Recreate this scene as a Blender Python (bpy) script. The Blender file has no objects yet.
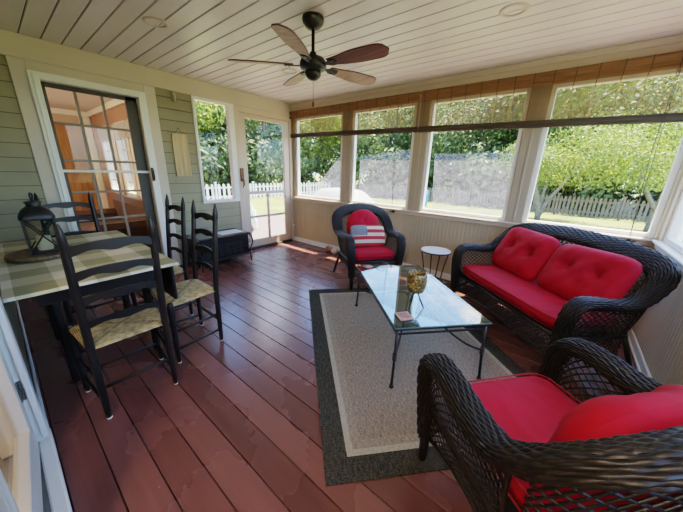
import bpy, math, random
from mathutils import Vector, Matrix, noise
random.seed(7)
col = bpy.context.scene.collection
R = math.radians
PI = math.pi
# furniture axes: the rug, coffee table, loveseat and near armchair are all turned by this angle
ANG = R(-42.4)
UX, UY = math.cos(ANG), math.sin(ANG)
def uv(u, v): return (u*UX - v*UY, u*UY + v*UX)

# ------------------------------------------------------------------ materials
def new_mat(name):
    m = bpy.data.materials.new(name); m.use_nodes = True
    nt = m.node_tree; b = nt.nodes['Principled BSDF']
    return m, nt, b
def N(nt, t, **kw):
    n = nt.nodes.new(t)
    for k, v in kw.items():
        if k.startswith('_'): setattr(n, k[1:], v)
        else: n.inputs[k.replace('__', ' ')].default_value = v
    return n
def L(nt, a, b): nt.links.new(a, b)
def math_(nt, op, a, b=None, c=None):
    n = nt.nodes.new('ShaderNodeMath'); n.operation = op
    for i, x in enumerate((a, b, c)):
        if x is None: continue
        if isinstance(x, (int, float)): n.inputs[i].default_value = x
        else: L(nt, x, n.inputs[i])
    return n.outputs[0]
def ramp(nt, fac, stops):
    n = nt.nodes.new('ShaderNodeValToRGB'); cr = n.color_ramp
    while len(cr.elements) < len(stops): cr.elements.new(0.5)
    for e, (p, c) in zip(cr.elements, stops): e.position = p; e.color = (*c, 1)
    L(nt, fac, n.inputs[0]); return n.outputs[0]
def mixc(nt, fac, a, b, mode='MIX'):
    n = nt.nodes.new('ShaderNodeMix'); n.data_type = 'RGBA'; n.blend_type = mode
    for i, x in ((0, fac), (6, a), (7, b)):
        if isinstance(x, (int, float)): n.inputs[i].default_value = x
        elif isinstance(x, tuple): n.inputs[i].default_value = (*x, 1)
        else: L(nt, x, n.inputs[i])
    return n.outputs[2]
def coords(nt, kind='Object'):
    tc = nt.nodes.new('ShaderNodeTexCoord'); return tc.outputs[kind]
def sep(nt, v):
    s = nt.nodes.new('ShaderNodeSeparateXYZ'); L(nt, v, s.inputs[0]); return s.outputs
def mapping(nt, v, scale=(1,1,1), rot=(0,0,0)):
    m = nt.nodes.new('ShaderNodeMapping'); m.inputs['Scale'].default_value = scale; m.inputs['Rotation'].default_value = rot
    L(nt, v, m.inputs[0]); return m.outputs[0]
def bump(nt, b, h, strength=.3, dist=.01):
    n = nt.nodes.new('ShaderNodeBump'); n.inputs['Strength'].default_value = strength; n.inputs['Distance'].default_value = dist
    L(nt, h, n.inputs['Height']); L(nt, n.outputs[0], b.inputs['Normal'])
def plain(name, c, rough=.5, metal=0, var=.12, scale=6, bmp=0, bscale=60, spec=.5, coat=0):
    """a colour with soft mottling and optional fine bump"""
    m, nt, b = new_mat(name)
    o = coords(nt)
    n = N(nt, 'ShaderNodeTexNoise', Scale=scale, Detail=4.0); L(nt, o, n.inputs[0])
    lo = tuple(x*(1-var) for x in c); hi = tuple(min(1, x*(1+var)) for x in c)
    L(nt, ramp(nt, n.outputs[0], [(.3, lo), (.7, hi)]), b.inputs['Base Color'])
    b.inputs['Roughness'].default_value = rough; b.inputs['Metallic'].default_value = metal
    b.inputs['Specular IOR Level'].default_value = spec
    if coat: b.inputs['Coat Weight'].default_value = coat; b.inputs['Coat Roughness'].default_value = .15
    if bmp:
        n2 = N(nt, 'ShaderNodeTexNoise', Scale=bscale, Detail=3.0); L(nt, o, n2.inputs[0])
        bump(nt, b, n2.outputs[0], bmp, .005)
    return m
def boards(name, cols, pitch, off, axis='Y', grain=(1.2, 30, 30), rough=.35, contrast=.35, spots=0, rvar=.15, sp=.5, coat=0):
    """painted or stained boards running along X: each board its own shade, long grain, wear"""
    m, nt, b = new_mat(name); o = coords(nt); s = sep(nt, o)
    idx = math_(nt, 'FLOOR', math_(nt, 'DIVIDE', math_(nt, 'SUBTRACT', s[axis], off), pitch))
    wn = nt.nodes.new('ShaderNodeTexWhiteNoise'); wn.noise_dimensions = '1D'; L(nt, idx, wn.inputs['W'])
    g = N(nt, 'ShaderNodeTexNoise', Scale=1.0, Detail=6.0, Roughness=.6); 
    cmb = nt.nodes.new('ShaderNodeCombineXYZ'); L(nt, math_(nt, 'MULTIPLY', wn.outputs[0], 37.0), cmb.inputs[0])
    add = nt.nodes.new('ShaderNodeVectorMath'); add.operation = 'ADD'; L(nt, mapping(nt, o, grain), add.inputs[0]); L(nt, cmb.outputs[0], add.inputs[1])
    L(nt, add.outputs[0], g.inputs[0])
    big = N(nt, 'ShaderNodeTexNoise', Scale=2.3, Detail=5.0); L(nt, o, big.inputs[0])
    f = math_(nt, 'ADD', math_(nt, 'MULTIPLY', g.outputs[0], contrast), math_(nt, 'MULTIPLY', wn.outputs[0], .35))
    f = math_(nt, 'ADD', f, math_(nt, 'MULTIPLY', big.outputs[0], .65-contrast+.1))
    c = ramp(nt, f, [(.15, cols[0]), (.52, cols[1]), (1.0, cols[2])])
    if spots:
        sn = N(nt, 'ShaderNodeTexNoise', Scale=7.0, Detail=2.0); L(nt, o, sn.inputs[0])
        c = mixc(nt, math_(nt, 'MULTIPLY', math_(nt, 'GREATER_THAN', sn.outputs[0], .7), spots), c, tuple(x*.45 for x in cols[0]))
    L(nt, c, b.inputs['Base Color'])
    L(nt, math_(nt, 'ADD', math_(nt, 'MULTIPLY', big.outputs[0], rvar*2), rough-rvar), b.inputs['Roughness'])
    b.inputs['Specular IOR Level'].default_value = sp
    if coat: b.inputs['Coat Weight'].default_value = coat; b.inputs['Coat Roughness'].default_value = .2
    bump(nt, b, g.outputs[0], .12, .004)
    return m
def glass_mat(name, tint=(1,1,1), ior=1.5, rough=0.0, boost=1.0):
    m = bpy.data.materials.new(name); m.use_nodes = True; nt = m.node_tree; nt.nodes.clear()
    o = nt.nodes.new('ShaderNodeOutputMaterial'); mx = nt.nodes.new('ShaderNodeMixShader')
    t = nt.nodes.new('ShaderNodeBsdfTransparent'); t.inputs[0].default_value = (*tint, 1)
    g = nt.nodes.new('ShaderNodeBsdfGlossy'); g.inputs['Roughness'].default_value = rough
    fr = nt.nodes.new('ShaderNodeFresnel'); ge = nt.nodes.new('ShaderNodeNewGeometry')
    L(nt, math_(nt, 'ADD', ior, math_(nt, 'MULTIPLY', ge.outputs['Backfacing'], 1/ior-ior)), fr.inputs[0])
    L(nt, math_(nt, 'MULTIPLY', fr.outputs[0], boost), mx.inputs[0]); L(nt, t.outputs[0], mx.inputs[1]); L(nt, g.outputs[0], mx.inputs[2]); L(nt, mx.outputs[0], o.inputs[0])
    return m
def veil_mat(name, c, alpha, lines=None, lo=.0):
    """woven or hazy sheet that lets part of the light straight through"""
    m = bpy.data.materials.new(name); m.use_nodes = True; nt = m.node_tree; nt.nodes.clear()
    o = nt.nodes.new('ShaderNodeOutputMaterial'); mx = nt.nodes.new('ShaderNodeMixShader')
    t = nt.nodes.new('ShaderNodeBsdfTransparent'); d = nt.nodes.new('ShaderNodeBsdfDiffuse'); tl = nt.nodes.new('ShaderNodeBsdfTranslucent')
    m2 = nt.nodes.new('ShaderNodeMixShader'); m2.inputs[0].default_value = .5
    ob = coords(nt); n = N(nt, 'ShaderNodeTexNoise', Scale=30.0, Detail=3.0); L(nt, mapping(nt, ob, (.15, .15, 3) if lines else (.6,.6,.6)), n.inputs[0])
    cc = ramp(nt, n.outputs[0], [(.3, tuple(x*.7 for x in c)), (.7, tuple(min(1,x*1.25) for x in c))])
    L(nt, cc, d.inputs[0]); L(nt, cc, tl.inputs[0]); L(nt, d.outputs[0], m2.inputs[1]); L(nt, tl.outputs[0], m2.inputs[2])
    a = math_(nt, 'ADD', math_(nt, 'MULTIPLY', n.outputs[0], alpha*.5), alpha*.75)
    if lines:
        s = sep(nt, ob); fr = math_(nt, 'FRACT', math_(nt, 'MULTIPLY', s['X'], 1/lines))
        a = math_(nt, 'MAXIMUM', a, math_(nt, 'MULTIPLY', math_(nt, 'LESS_THAN', fr, .05), .8))
    L(nt, a, mx.inputs[0]); L(nt, t.outputs[0], mx.inputs[1]); L(nt, m2.outputs[0], mx.inputs[2]); L(nt, mx.outputs[0], o.inputs[0])
    return m
def leaf_mat(name, dark, light):
    m, nt, b = new_mat(name); o = coords(nt)
    oi = nt.nodes.new('ShaderNodeObjectInfo')
    n = N(nt, 'ShaderNodeTexNoise', Scale=1.3, Detail=6.0, Roughness=.75); L(nt, o, n.inputs[0])
    f = math_(nt, 'ADD', n.outputs[0], math_(nt, 'MULTIPLY', math_(nt, 'SUBTRACT', oi.outputs['Random'], .5), .22))
    c = ramp(nt, f, [(.36, dark), (.64, light)])
    L(nt, c, b.inputs['Base Color']); b.inputs['Roughness'].default_value = .6
    t = nt.nodes.new('ShaderNodeBsdfTranslucent'); L(nt, c, t.inputs[0])
    mx = nt.nodes.new('ShaderNodeMixShader'); mx.inputs[0].default_value = .4
    out = nt.nodes['Material Output']; L(nt, b.outputs[0], mx.inputs[1]); L(nt, t.outputs[0], mx.inputs[2]); L(nt, mx.outputs[0], out.inputs[0])
    return m
def fabric(name, c, rough=.75, sheen=.15, wr=.35):
    m, nt, b = new_mat(name); o = coords(nt)
    n = N(nt, 'ShaderNodeTexNoise', Scale=5.0, Detail=3.0); L(nt, o, n.inputs[0])
    L(nt, ramp(nt, n.outputs[0], [(.3, tuple(x*.88 for x in c)), (.7, tuple(min(1,x*1.08) for x in c))]), b.inputs['Base Color'])
    b.inputs['Roughness'].default_value = rough; b.inputs['Sheen Weight'].default_value = sheen
    b.inputs['Specular IOR Level'].default_value = .25
    w = N(nt, 'ShaderNodeTexNoise', Scale=9.0, Detail=2.0, Distortion=.6); L(nt, mapping(nt, o, (1.0, .45, 1.0)), w.inputs[0])
    bump(nt, b, w.outputs[0], wr, .02)
    return m
def flag_mat():
    m, nt, b = new_mat('flag fabric'); o = coords(nt); s = sep(nt, o)
    st = math_(nt, 'FRACT', math_(nt, 'MULTIPLY', math_(nt, 'ADD', s['Y'], .14), 1/.0862))
    c = mixc(nt, math_(nt, 'LESS_THAN', st, .5), (.62,.52,.40), (.42,.03,.035))
    canton = math_(nt, 'MULTIPLY', math_(nt, 'LESS_THAN', s['X'], -.02), math_(nt, 'GREATER_THAN', s['Y'], .0))
    gx = math_(nt, 'SUBTRACT', math_(nt, 'FRACT', math_(nt, 'MULTIPLY', s['X'], 1/.032)), .5)
    gy = math_(nt, 'SUBTRACT', math_(nt, 'FRACT', math_(nt, 'MULTIPLY', s['Y'], 1/.03)), .5)
    d = math_(nt, 'ADD', math_(nt, 'MULTIPLY', gx, gx), math_(nt, 'MULTIPLY', gy, gy))
    stars = mixc(nt, math_(nt, 'LESS_THAN', d, .055), (.10,.13,.17), (.55,.55,.52))
    L(nt, mixc(nt, canton, c, stars), b.inputs['Base Color']); b.inputs['Roughness'].default_value = .9
    w = N(nt, 'ShaderNodeTexNoise', Scale=180.0); L(nt, o, w.inputs[0]); bump(nt, b, w.outputs[0], .3, .003)
    return m
def plaid_mat():
    m, nt, b = new_mat('plaid cloth'); o = coords(nt); s = sep(nt, o)
    px = math_(nt, 'LESS_THAN', math_(nt, 'FRACT', math_(nt, 'DIVIDE', math_(nt, 'ADD', s['X'], .32), .30)), .5)
    py = math_(nt, 'LESS_THAN', math_(nt, 'FRACT', math_(nt, 'DIVIDE', math_(nt, 'ADD', s['Y'], 3.976), .30)), .5)
    f = math_(nt, 'MULTIPLY', math_(nt, 'ADD', px, py), .5)
    c = ramp(nt, f, [(.1, (.80,.75,.60)), (.5, (.56,.51,.31)), (.9, (.28,.27,.125))])
    n = N(nt, 'ShaderNodeTexNoise', Scale=16.0, Detail=5.0, Roughness=.7); L(nt, o, n.inputs[0])
    c = mixc(nt, math_(nt, 'MULTIPLY', n.outputs[0], .55), c, mixc(nt, .5, c, (.72,.68,.52)))
    L(nt, c, b.inputs['Base Color']); b.inputs['Roughness'].default_value = .85
    w = N(nt, 'ShaderNodeTexNoise', Scale=240.0); L(nt, o, w.inputs[0]); bump(nt, b, w.outputs[0], .25, .003)
    return m
def rug_mat():
    m, nt, b = new_mat('woven rug'); o = coords(nt); s = sep(nt, o)
    dx = math_(nt, 'SUBTRACT', 1.075, math_(nt, 'ABSOLUTE', s['X'])); dy = math_(nt, 'SUBTRACT', .76, math_(nt, 'ABSOLUTE', s['Y']))
    d = math_(nt, 'MINIMUM', dx, dy)
    w1 = N(nt, 'ShaderNodeTexNoise', Scale=1.0, Detail=4.0); L(nt, mapping(nt, o, (26, 170, 1)), w1.inputs[0])
    w2 = N(nt, 'ShaderNodeTexNoise', Scale=1.0, Detail=3.0); L(nt, mapping(nt, o, (170, 60, 1)), w2.inputs[0])
    wv = math_(nt, 'MULTIPLY', math_(nt, 'ADD', w1.outputs[0], w2.outputs[0]), .5)
    dark = ramp(nt, wv, [(.36, (.010,.012,.010)), (.62, (.085,.085,.07))])
    ctr = ramp(nt, wv, [(.36, (.135,.108,.083)), (.6, (.32,.268,.213))])
    edge = ramp(nt, wv, [(.36, (.27,.255,.20)), (.62, (.42,.395,.315))])
    c = mixc(nt, math_(nt, 'GREATER_THAN', d, .118), dark, edge)
    c = mixc(nt, math_(nt, 'GREATER_THAN', d, .152), c, ramp(nt, wv, [(.36, (.17,.145,.115)), (.62, (.34,.30,.245))]))
    c = mixc(nt, math_(nt, 'GREATER_THAN', d, .20), c, ctr)
    L(nt, c, b.inputs['Base Color']); b.inputs['Roughness'].default_value = .95; b.inputs['Specular IOR Level'].default_value = .1
    bump(nt, b, wv, .6, .006)
    return m
def rush_mat():
    m, nt, b = new_mat('rush weave'); o = coords(nt); s = sep(nt, o)
    ax = math_(nt, 'DIVIDE', math_(nt, 'ABSOLUTE', s['X']), .205); ay = math_(nt, 'DIVIDE', math_(nt, 'ABSOLUTE', s['Y']), .18)
    d = math_(nt, 'MAXIMUM', ax, ay)
    wv = math_(nt, 'SINE', math_(nt, 'MULTIPLY', d, 150.0))
    n = N(nt, 'ShaderNodeTexNoise', Scale=30.0, Detail=5.0); L(nt, o, n.inputs[0])
    seam = math_(nt, 'LESS_THAN', math_(nt, 'ABSOLUTE', math_(nt, 'SUBTRACT', ax, ay)), .05)
    f = math_(nt, 'ADD', math_(nt, 'MULTIPLY', wv, .12), n.outputs[0])
    f = math_(nt, 'SUBTRACT', f, math_(nt, 'MULTIPLY', seam, .2))
    L(nt, ramp(nt, f, [(.25, (.20,.125,.045)), (.5, (.56,.40,.17)), (.75, (.78,.62,.34))]), b.inputs['Base Color'])
    b.inputs['Roughness'].default_value = .7; bump(nt, b, wv, .6, .004)
    return m
def wood(name, cols, scale=(3, 40, 40), rough=.45, coat=0):
    m, nt, b = new_mat(name); o = coords(nt)
    n = N(nt, 'ShaderNodeTexNoise', Scale=1.0, Detail=5.0, Roughness=.6, Distortion=.4); L(nt, mapping(nt, o, scale), n.inputs[0])
    L(nt, ramp(nt, n.outputs[0], [(.3, cols[0]), (.52, cols[1]), (.75, cols[2])]), b.inputs['Base Color'])
    b.inputs['Roughness'].default_value = rough
    if coat: b.inputs['Coat Weight'].default_value = coat
    bump(nt, b, n.outputs[0], .1, .003)
    return m
def mosaic_mat():
    m, nt, b = new_mat('amber mosaic glass'); o = coords(nt)
    v = N(nt, 'ShaderNodeTexVoronoi', Scale=55.0); L(nt, o, v.inputs[0])
    v2 = N(nt, 'ShaderNodeTexVoronoi', Scale=55.0, _feature='DISTANCE_TO_EDGE'); L(nt, o, v2.inputs[0])
    sv = sep(nt, v.outputs['Color'])
    c = ramp(nt, sv[0], [(.1, (.12,.075,.02)), (.45, (.25,.165,.045)), (.9, (.42,.32,.12))])
    L(nt, mixc(nt, math_(nt, 'LESS_THAN', v2.outputs[0], .05), c, (.03,.02,.01)), b.inputs['Base Color'])
    b.inputs['Roughness'].default_value = .3; b.inputs['Metallic'].default_value = .0
    bump(nt, b, v2.outputs[0], .4, .004)
    return m

M = {}
M['floor'] = boards('stained deck boards', [(.078,.028,.023), (.155,.058,.047), (.24,.100,.083)], .1425, -5.7, rough=.27, spots=0, rvar=.08, contrast=.45, sp=.7)
M['ceiling'] = boards('painted ceiling boards', [(.60,.54,.50), (.68,.615,.575), (.745,.68,.635)], .139, -5.56, rough=.4, contrast=.3, rvar=.08)
M['groove'] = plain('dark gap', (.045,.035,.03), .9)
M['lapshade'] = plain('painted lap shadow', (.08,.075,.04), .8)  # shadow under each siding lap, put into a dark strip colour
M['siding'] = plain('sage siding paint', (.300,.262,.158), .6, var=.09, scale=3, bmp=.05)
M['trim'] = plain('cream trim paint', (.60,.505,.395), .5, var=.05, scale=2)
M['postpaint'] = plain('tan post paint', (.37,.30,.22), .5, var=.05, scale=2)
M['doorpaint'] = plain('beige door paint', (.60,.47,.36), .5, var=.05, scale=2)
M['white'] = plain('white trim paint', (.78,.77,.70), .4, var=.03, scale=2)
M['greywhite'] = plain('grey white paint', (.58,.55,.46), .45, var=.05, scale=3)
M['bead'] = plain('tan beadboard paint', (.50,.42,.285), .5, var=.05, scale=2)
M['beadgrey'] = plain('pale beadboard paint', (.52,.49,.42), .5, var=.05, scale=2)
M['black'] = plain('black iron', (.012,.012,.012), .42, var=.2)
M['blackwood'] = plain('black chair paint', (.008,.0065,.006), .42, var=.35, scale=9, bmp=.06, bscale=25)
M['wicker'] = plain('black brown wicker', (.015,.0125,.0095), .42, var=.5, scale=40, spec=.42)
M['wickercore'] = plain('dark wicker core', (.006,.005,.005), .8)  # dark core blocking sight through the weave; also the seat deck
M['red'] = fabric('red canvas', (.44,.006,.024), sheen=.0)
M['reddark'] = fabric('red piping', (.36,.008,.022))
M['flag'] = flag_mat(); M['plaid'] = plaid_mat(); M['rug'] = rug_mat(); M['rush'] = rush_mat(); M['mosaic'] = mosaic_mat()
M['glass'] = glass_mat('window glass', (.93,.95,.94), 1.45, boost=.4)
M['tableglass'] = glass_mat('table glass', (.72,.83,.80), 1.6, boost=1.7)
M['glassedge'] = plain('green glass edge', (.10,.22,.20), .1)
M['lampglass'] = glass_mat('lantern glass', (.92,.94,.92), 1.4)
M['haze'] = veil_mat('painted sunlit haze', (.36,.36,.39), .36)
M['blind'] = veil_mat('woven bamboo sheet', (.32,.185,.07), .44, lines=.16)
M['valance'] = wood('bamboo valance', [(.13,.058,.018), (.24,.115,.038), (.35,.19,.07)], (4, 4, 160), .6)
M['darkbar'] = wood('dark bamboo roll', [(.025,.017,.010), (.06,.04,.022), (.10,.07,.035)], (3, 60, 60), .6)
M['bladetop'] = wood('walnut blade', [(.055,.022,.015), (.10,.040,.028), (.17,.075,.05)], (3, 50, 50), .35, .2)
M['bladelow'] = wood('pale maple blade', [(.29,.15,.095), (.42,.235,.155), (.52,.32,.22)], (3, 40, 40), .55)
M['bladered'] = wood('red walnut blade', [(.10,.032,.024), (.17,.062,.046), (.26,.11,.085)], (3, 40, 40), .3, .4)
M['board'] = wood('pine board', [(.40,.26,.12), (.56,.39,.20), (.68,.50,.28)], (30, 30, 2), .6)
M['trivet'] = wood('acacia board', [(.10,.055,.025), (.20,.12,.06), (.30,.20,.11)], (6, 40, 10), .5)
M['tan'] = wood('coaster wood', [(.42,.28,.17), (.55,.39,.26), (.66,.50,.36)], (10, 50, 10), .6)
M['pink'] = plain('rosy coaster', (.38,.17,.14), .6, var=.35, scale=30)
M['bronze'] = plain('aged bronze', (.12,.06,.03), .4, .7, var=.3, scale=30)
M['brass'] = plain('brass', (.45,.32,.14), .35, .8)
M['metal'] = plain('steel hinge', (.25,.24,.21), .4, .8)
M['candle'] = plain('ivory wax', (.72,.62,.40), .6, var=.04)
M['stone'] = plain('terracotta stone', (.30,.13,.10), .8, var=.3, scale=20, bmp=.3)
M['pale'] = plain('pale stone', (.68,.64,.58), .7, var=.1, scale=20, bmp=.2)
M['sidetop'] = plain('pale stone top', (.60,.58,.55), .3, var=.08, scale=12)
M['iron'] = plain('worn grey iron', (.06,.058,.054), .4, .3, var=.2)
M['glossblack'] = plain('gloss black top', (.02,.02,.022), .10, var=.05, coat=1.0)
M['sill'] = plain('dark sill', (.03,.025,.022), .5)
M['threshold'] = plain('grey threshold', (.22,.215,.20), .5, var=.15, scale=12)
M['glide'] = plain('white glide', (.8,.8,.78), .5)
M['leafA'] = leaf_mat('deep green leaves', (.020,.045,.016), (.10,.165,.040))
M['leafB'] = leaf_mat('bright green leaves', (.085,.135,.022), (.28,.36,.070))
M['leafC'] = leaf_mat('soft green leaves', (.038,.075,.028), (.16,.225,.075))
M['bark'] = plain('bark', (.10,.075,.055), .9, var=.4, scale=6, bmp=.5, bscale=8)
M['palebark'] = plain('pale bark', (.16,.14,.11), .9, var=.3, scale=8, bmp=.4, bscale=8)
M['grass'] = plain('lawn', (.135,.16,.040), .9, var=.4, scale=1.2, bmp=.5, bscale=40)
M['patio'] = plain('patio pavers', (.125,.098,.09), .8, var=.15, scale=5, bmp=.2, bscale=20)
M['oldfence'] = plain('weathered fence', (.135,.112,.088), .8, var=.2, scale=4)
M['whitefence'] = plain('white fence paint', (.55,.55,.54), .6, var=.05)
M['canvas'] = plain('white canvas cover', (.42,.415,.40), .7, var=.05, scale=5, bmp=.3, bscale=8)
M['blue'] = plain('blue plastic', (.03,.22,.55), .4)
M['mint'] = plain('pale green sling', (.06,.12,.09), .6)
M['roof'] = plain('roof underside', (.45,.42,.36), .7)
M['plaster'] = plain('pinkish plaster', (.52,.38,.30), .7, var=.06, scale=2)
M['wallpaper'] = plain('rosy wall', (.40,.22,.16), .7, var=.08, scale=2)
M['inceil'] = plain('pinkish white ceiling', (.72,.60,.53), .7, var=.04)
M['honey'] = wood('honey wood panel', [(.20,.085,.028), (.34,.16,.055), (.46,.24,.09)], (14, 14, 2), .4, .2)
M['darkwood'] = wood('dark floor wood', [(.06,.03,.015), (.10,.05,.025), (.15,.08,.04)], (2, 30, 30), .4)
M['sofa'] = fabric('brown leather', (.06,.028,.018), .5)
M['muntin'] = plain('grey bronze muntin', (.22,.19,.15), .5, var=.06)
M['doorframe'] = plain('dark bronze frame', (.05,.045,.035), .5, var=.1)
M['lamplens'] = plain('frosted lens', (.80,.78,.72), .35)

# ------------------------------------------------------------------ mesh builder
class MB:
    def __init__(s): s.v = []; s.f = []; s.m = []
    def add(s, vs, fs, mi=0):
        o = len(s.v); s.v.extend([tuple(p) for p in vs]); s.f.extend([tuple(i+o for i in f) for f in fs]); s.m.extend([mi]*len(fs)); return s
    def box(s, a, b, mi=0, bev=0.0):
        """axis-aligned box from corner a to corner b, with chamfered edges when bev > 0"""
        x0,y0,z0 = (min(p,q) for p,q in zip(a,b)); x1,y1,z1 = (max(p,q) for p,q in zip(a,b))
        if bev <= 0:
            vs = [(x0,y0,z0),(x1,y0,z0),(x1,y1,z0),(x0,y1,z0),(x0,y0,z1),(x1,y0,z1),(x1,y1,z1),(x0,y1,z1)]
            return s.add(vs, [(3,2,1,0),(4,5,6,7),(0,1,5,4),(1,2,6,5),(2,3,7,6),(3,0,4,7)], mi)
        c = ((x0+x1)/2,(y0+y1)/2,(z0+z1)/2); h = ((x1-x0)/2,(y1-y0)/2,(z1-z0)/2)
        bev = min(bev, min(h)*.9)
        vs = []; idx = {}
        for sx in (-1,1):
            for sy in (-1,1):
                for sz in (-1,1):
                    for ax in range(3):
                        d = [h[0]-bev, h[1]-bev, h[2]-bev]; d[ax] = h[ax]
                        idx[(sx,sy,sz,ax)] = len(vs); vs.append((c[0]+sx*d[0], c[1]+sy*d[1], c[2]+sz*d[2]))
        fs = []
        for ax in range(3):
            o1, o2 = [i for i in range(3) if i != ax]
            for sg in (-1,1):
                q = []
                for s1, s2 in ((-1,-1),(1,-1),(1,1),(-1,1)):
                    k = [0,0,0]; k[ax] = sg; k[o1] = s1; k[o2] = s2; q.append(idx[(*k, ax)])
                fs.append(tuple(q))
            for s1 in (-1,1):
                for s2 in (-1,1):
                    k0 = [0,0,0]; k1 = [0,0,0]; k0[ax] = -1; k1[ax] = 1; k0[o1] = k1[o1] = s1; k0[o2] = k1[o2] = s2
                    fs.append((idx[(*k0,o1)], idx[(*k1,o1)], idx[(*k1,o2)], idx[(*k0,o2)]))
        for sx in (-1,1):
            for sy in (-1,1):
                for sz in (-1,1): fs.append(tuple(idx[(sx,sy,sz,a)] for a in range(3)))
        return s.add(vs, fs, mi)
    def tube(s, pts, r, n=8, closed=False, mi=0, cap=True, flat=1.0, up=None):
        P = [Vector(p) for p in pts]; k = len(P)
        rr = [r]*k if isinstance(r, (int,float)) else list(r)
        vs = []; prev = None
        for i in range(k):
            a = P[i-1] if (i > 0 or closed) else P[i]; b = P[(i+1) % k] if (i < k-1 or closed) else P[i]
            t = (b-a)
            t = t.normalized() if t.length > 1e-9 else Vector((0,0,1))
            ref = up if up is not None else prev
            if ref is None: ref = Vector((0,0,1)) if abs(t.z) < .9 else Vector((1,0,0))
            n1 = (Vector(ref) - t*Vector(ref).dot(t))
            if n1.length < 1e-6: n1 = t.orthogonal()
            n1.normalize(); prev = n1; n2 = t.cross(n1)
            for j in range(n):
                th = 2*PI*j/n
                vs.append(P[i] + n1*(math.cos(th)*rr[i]*flat) + n2*(math.sin(th)*rr[i]))
        fs = []
        for i in range(k if closed else k-1):
            for j in range(n):
                a, b = i*n+j, i*n+(j+1)%n; c, d = ((i+1)%k)*n+(j+1)%n, ((i+1)%k)*n+j
                fs.append((a,b,c,d))
        if cap and not closed: fs += [tuple(range(n-1,-1,-1)), tuple((k-1)*n+j for j in range(n))]
        return s.add(vs, fs, mi)
    def lathe(s, prof, n=24, c=(0,0,0), mi=0, rot=None):
        vs = []
        for r, z in prof:
            for j in range(n):
                th = 2*PI*j/n; p = Vector((r*math.cos(th), r*math.sin(th), z))
                if rot: p = rot @ p
                vs.append(p + Vector(c))
        fs = []
        for i in range(len(prof)-1):
            for j in range(n): fs.append((i*n+j, i*n+(j+1)%n, (i+1)*n+(j+1)%n, (i+1)*n+j))
        if prof[0][0] > 1e-6: fs.append(tuple(range(n-1,-1,-1)))
        if prof[-1][0] > 1e-6: fs.append(tuple((len(prof)-1)*n+j for j in range(n)))
        return s.add(vs, fs, mi)
    def prism(s, outline, z0, z1, mi=0, f=lambda x, y, z: (x, y, z)):
        n = len(outline)
        vs = [f(x, y, z0) for x, y in outline] + [f(x, y, z1) for x, y in outline]
        fs = [tuple(range(n-1,-1,-1)), tuple(range(n, 2*n))] + [(i, (i+1)%n, n+(i+1)%n, n+i) for i in range(n)]
        return s.add(vs, fs, mi)
    def grid(s, f, nu, nv, mi=0, wrap=False):
        vs = [f(i/(nu), j/nv) for i in range(nu+1) for j in range(nv+1)]
        fs = [(i*(nv+1)+j, (i+1)*(nv+1)+j, (i+1)*(nv+1)+j+1, i*(nv+1)+j+1) for i in range(nu) for j in range(nv)]
        return s.add(vs, fs, mi)
    def build(s, name, mats, parent=None, smooth=False, loc=None):
        me = bpy.data.meshes.new(name); me.from_pydata(s.v, [], s.f)
        for m in (mats if isinstance(mats, (list, tuple)) else [mats]): me.materials.append(m)
        me.polygons.foreach_set('material_index', s.m)
        if smooth: me.polygons.foreach_set('use_smooth', [True]*len(s.f))
        me.update()
        o = bpy.data.objects.new(name, me); col.objects.link(o)
        if loc: o.location = loc
        if parent: o.parent = parent
        if smooth == 'auto':
            for p in me.polygons: p.use_smooth = True
            try: me.set_sharp_from_angle(angle=R(38))
            except Exception: pass
        return o
def tag(o, label=None, cat=None, group=None, kind=None):
    if label: o['label'] = label
    if cat: o['category'] = cat
    if group: o['group'] = group
    if kind: o['kind'] = kind
    return o
def empty(name, loc=(0,0,0), rz=0.0, label=None, cat=None, group=None, kind=None):
    o = bpy.data.objects.new(name, None); col.objects.link(o); o.empty_display_size = .1
    o.location = loc; o.rotation_euler = (0,0,rz)
    return tag(o, label, cat, group, kind)
def copy_tree(o, parent=None):
    c = o.copy(); col.objects.link(c)
    if parent: c.parent = parent
    for ch in list(o.children): copy_tree(ch, c)
    return c
def structure(o): o['kind'] = 'structure'; return o
def cr(ctrl, n):
    """Catmull-Rom through tuples of any length, n samples per span"""
    out = []; k = len(ctrl)
    for i in range(k-1):
        p0 = ctrl[max(i-1,0)]; p1 = ctrl[i]; p2 = ctrl[i+1]; p3 = ctrl[min(i+2,k-1)]
        for j in range(n):
            t = j/n; out.append(tuple(.5*((2*b)+(c-a)*t+(2*a-5*b+4*c-d)*t*t+(-a+3*b-3*c+d)*t**3) for a,b,c,d in zip(p0,p1,p2,p3)))
    out.append(tuple(ctrl[-1])); return out
def sstep(a, b, x):
    t = max(0, min(1, (x-a)/(b-a))); return t*t*(3-2*t)

# ================================================================== ROOM SHELL
W, H, YF = 4.85, 2.45, -3.725
# floor boards with real gaps
fl = MB(); p = .1425; y = -5.7
fl.box((-.02, -5.7, -.05), (W+.02, .0, -.03), 1)
while y < -.01:
    y1 = min(y+p, 0)
    if y1 > YF-.02: fl.box((-.02, max(y, YF-.02)+.0020, -.04), (W, y1-.0020, 0), 0, .0022)
    y += p
structure(fl.build('floor', [M['floor'], M['groove']]))
ce = MB(); p = .139; y = -5.56
ce.box((-.05, YF-.1, H+.012), (W+.1, .12, H+.03), 1)
while y < .0:
    y1 = min(y+p, .02)
    if y1 > YF: ce.box((-.02, max(y, YF-.05)+.0042, H), (W+.05, y1-.0042, H+.02), 0, .003)
    y += p
structure(ce.build('ceiling', [M['ceiling'], M['groove']]))
rf = MB(); rf.box((-.45, YF-.1, H+.035), (W+.45, .40, H+.14))
structure(rf.build('roof', M['roof']))

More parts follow.
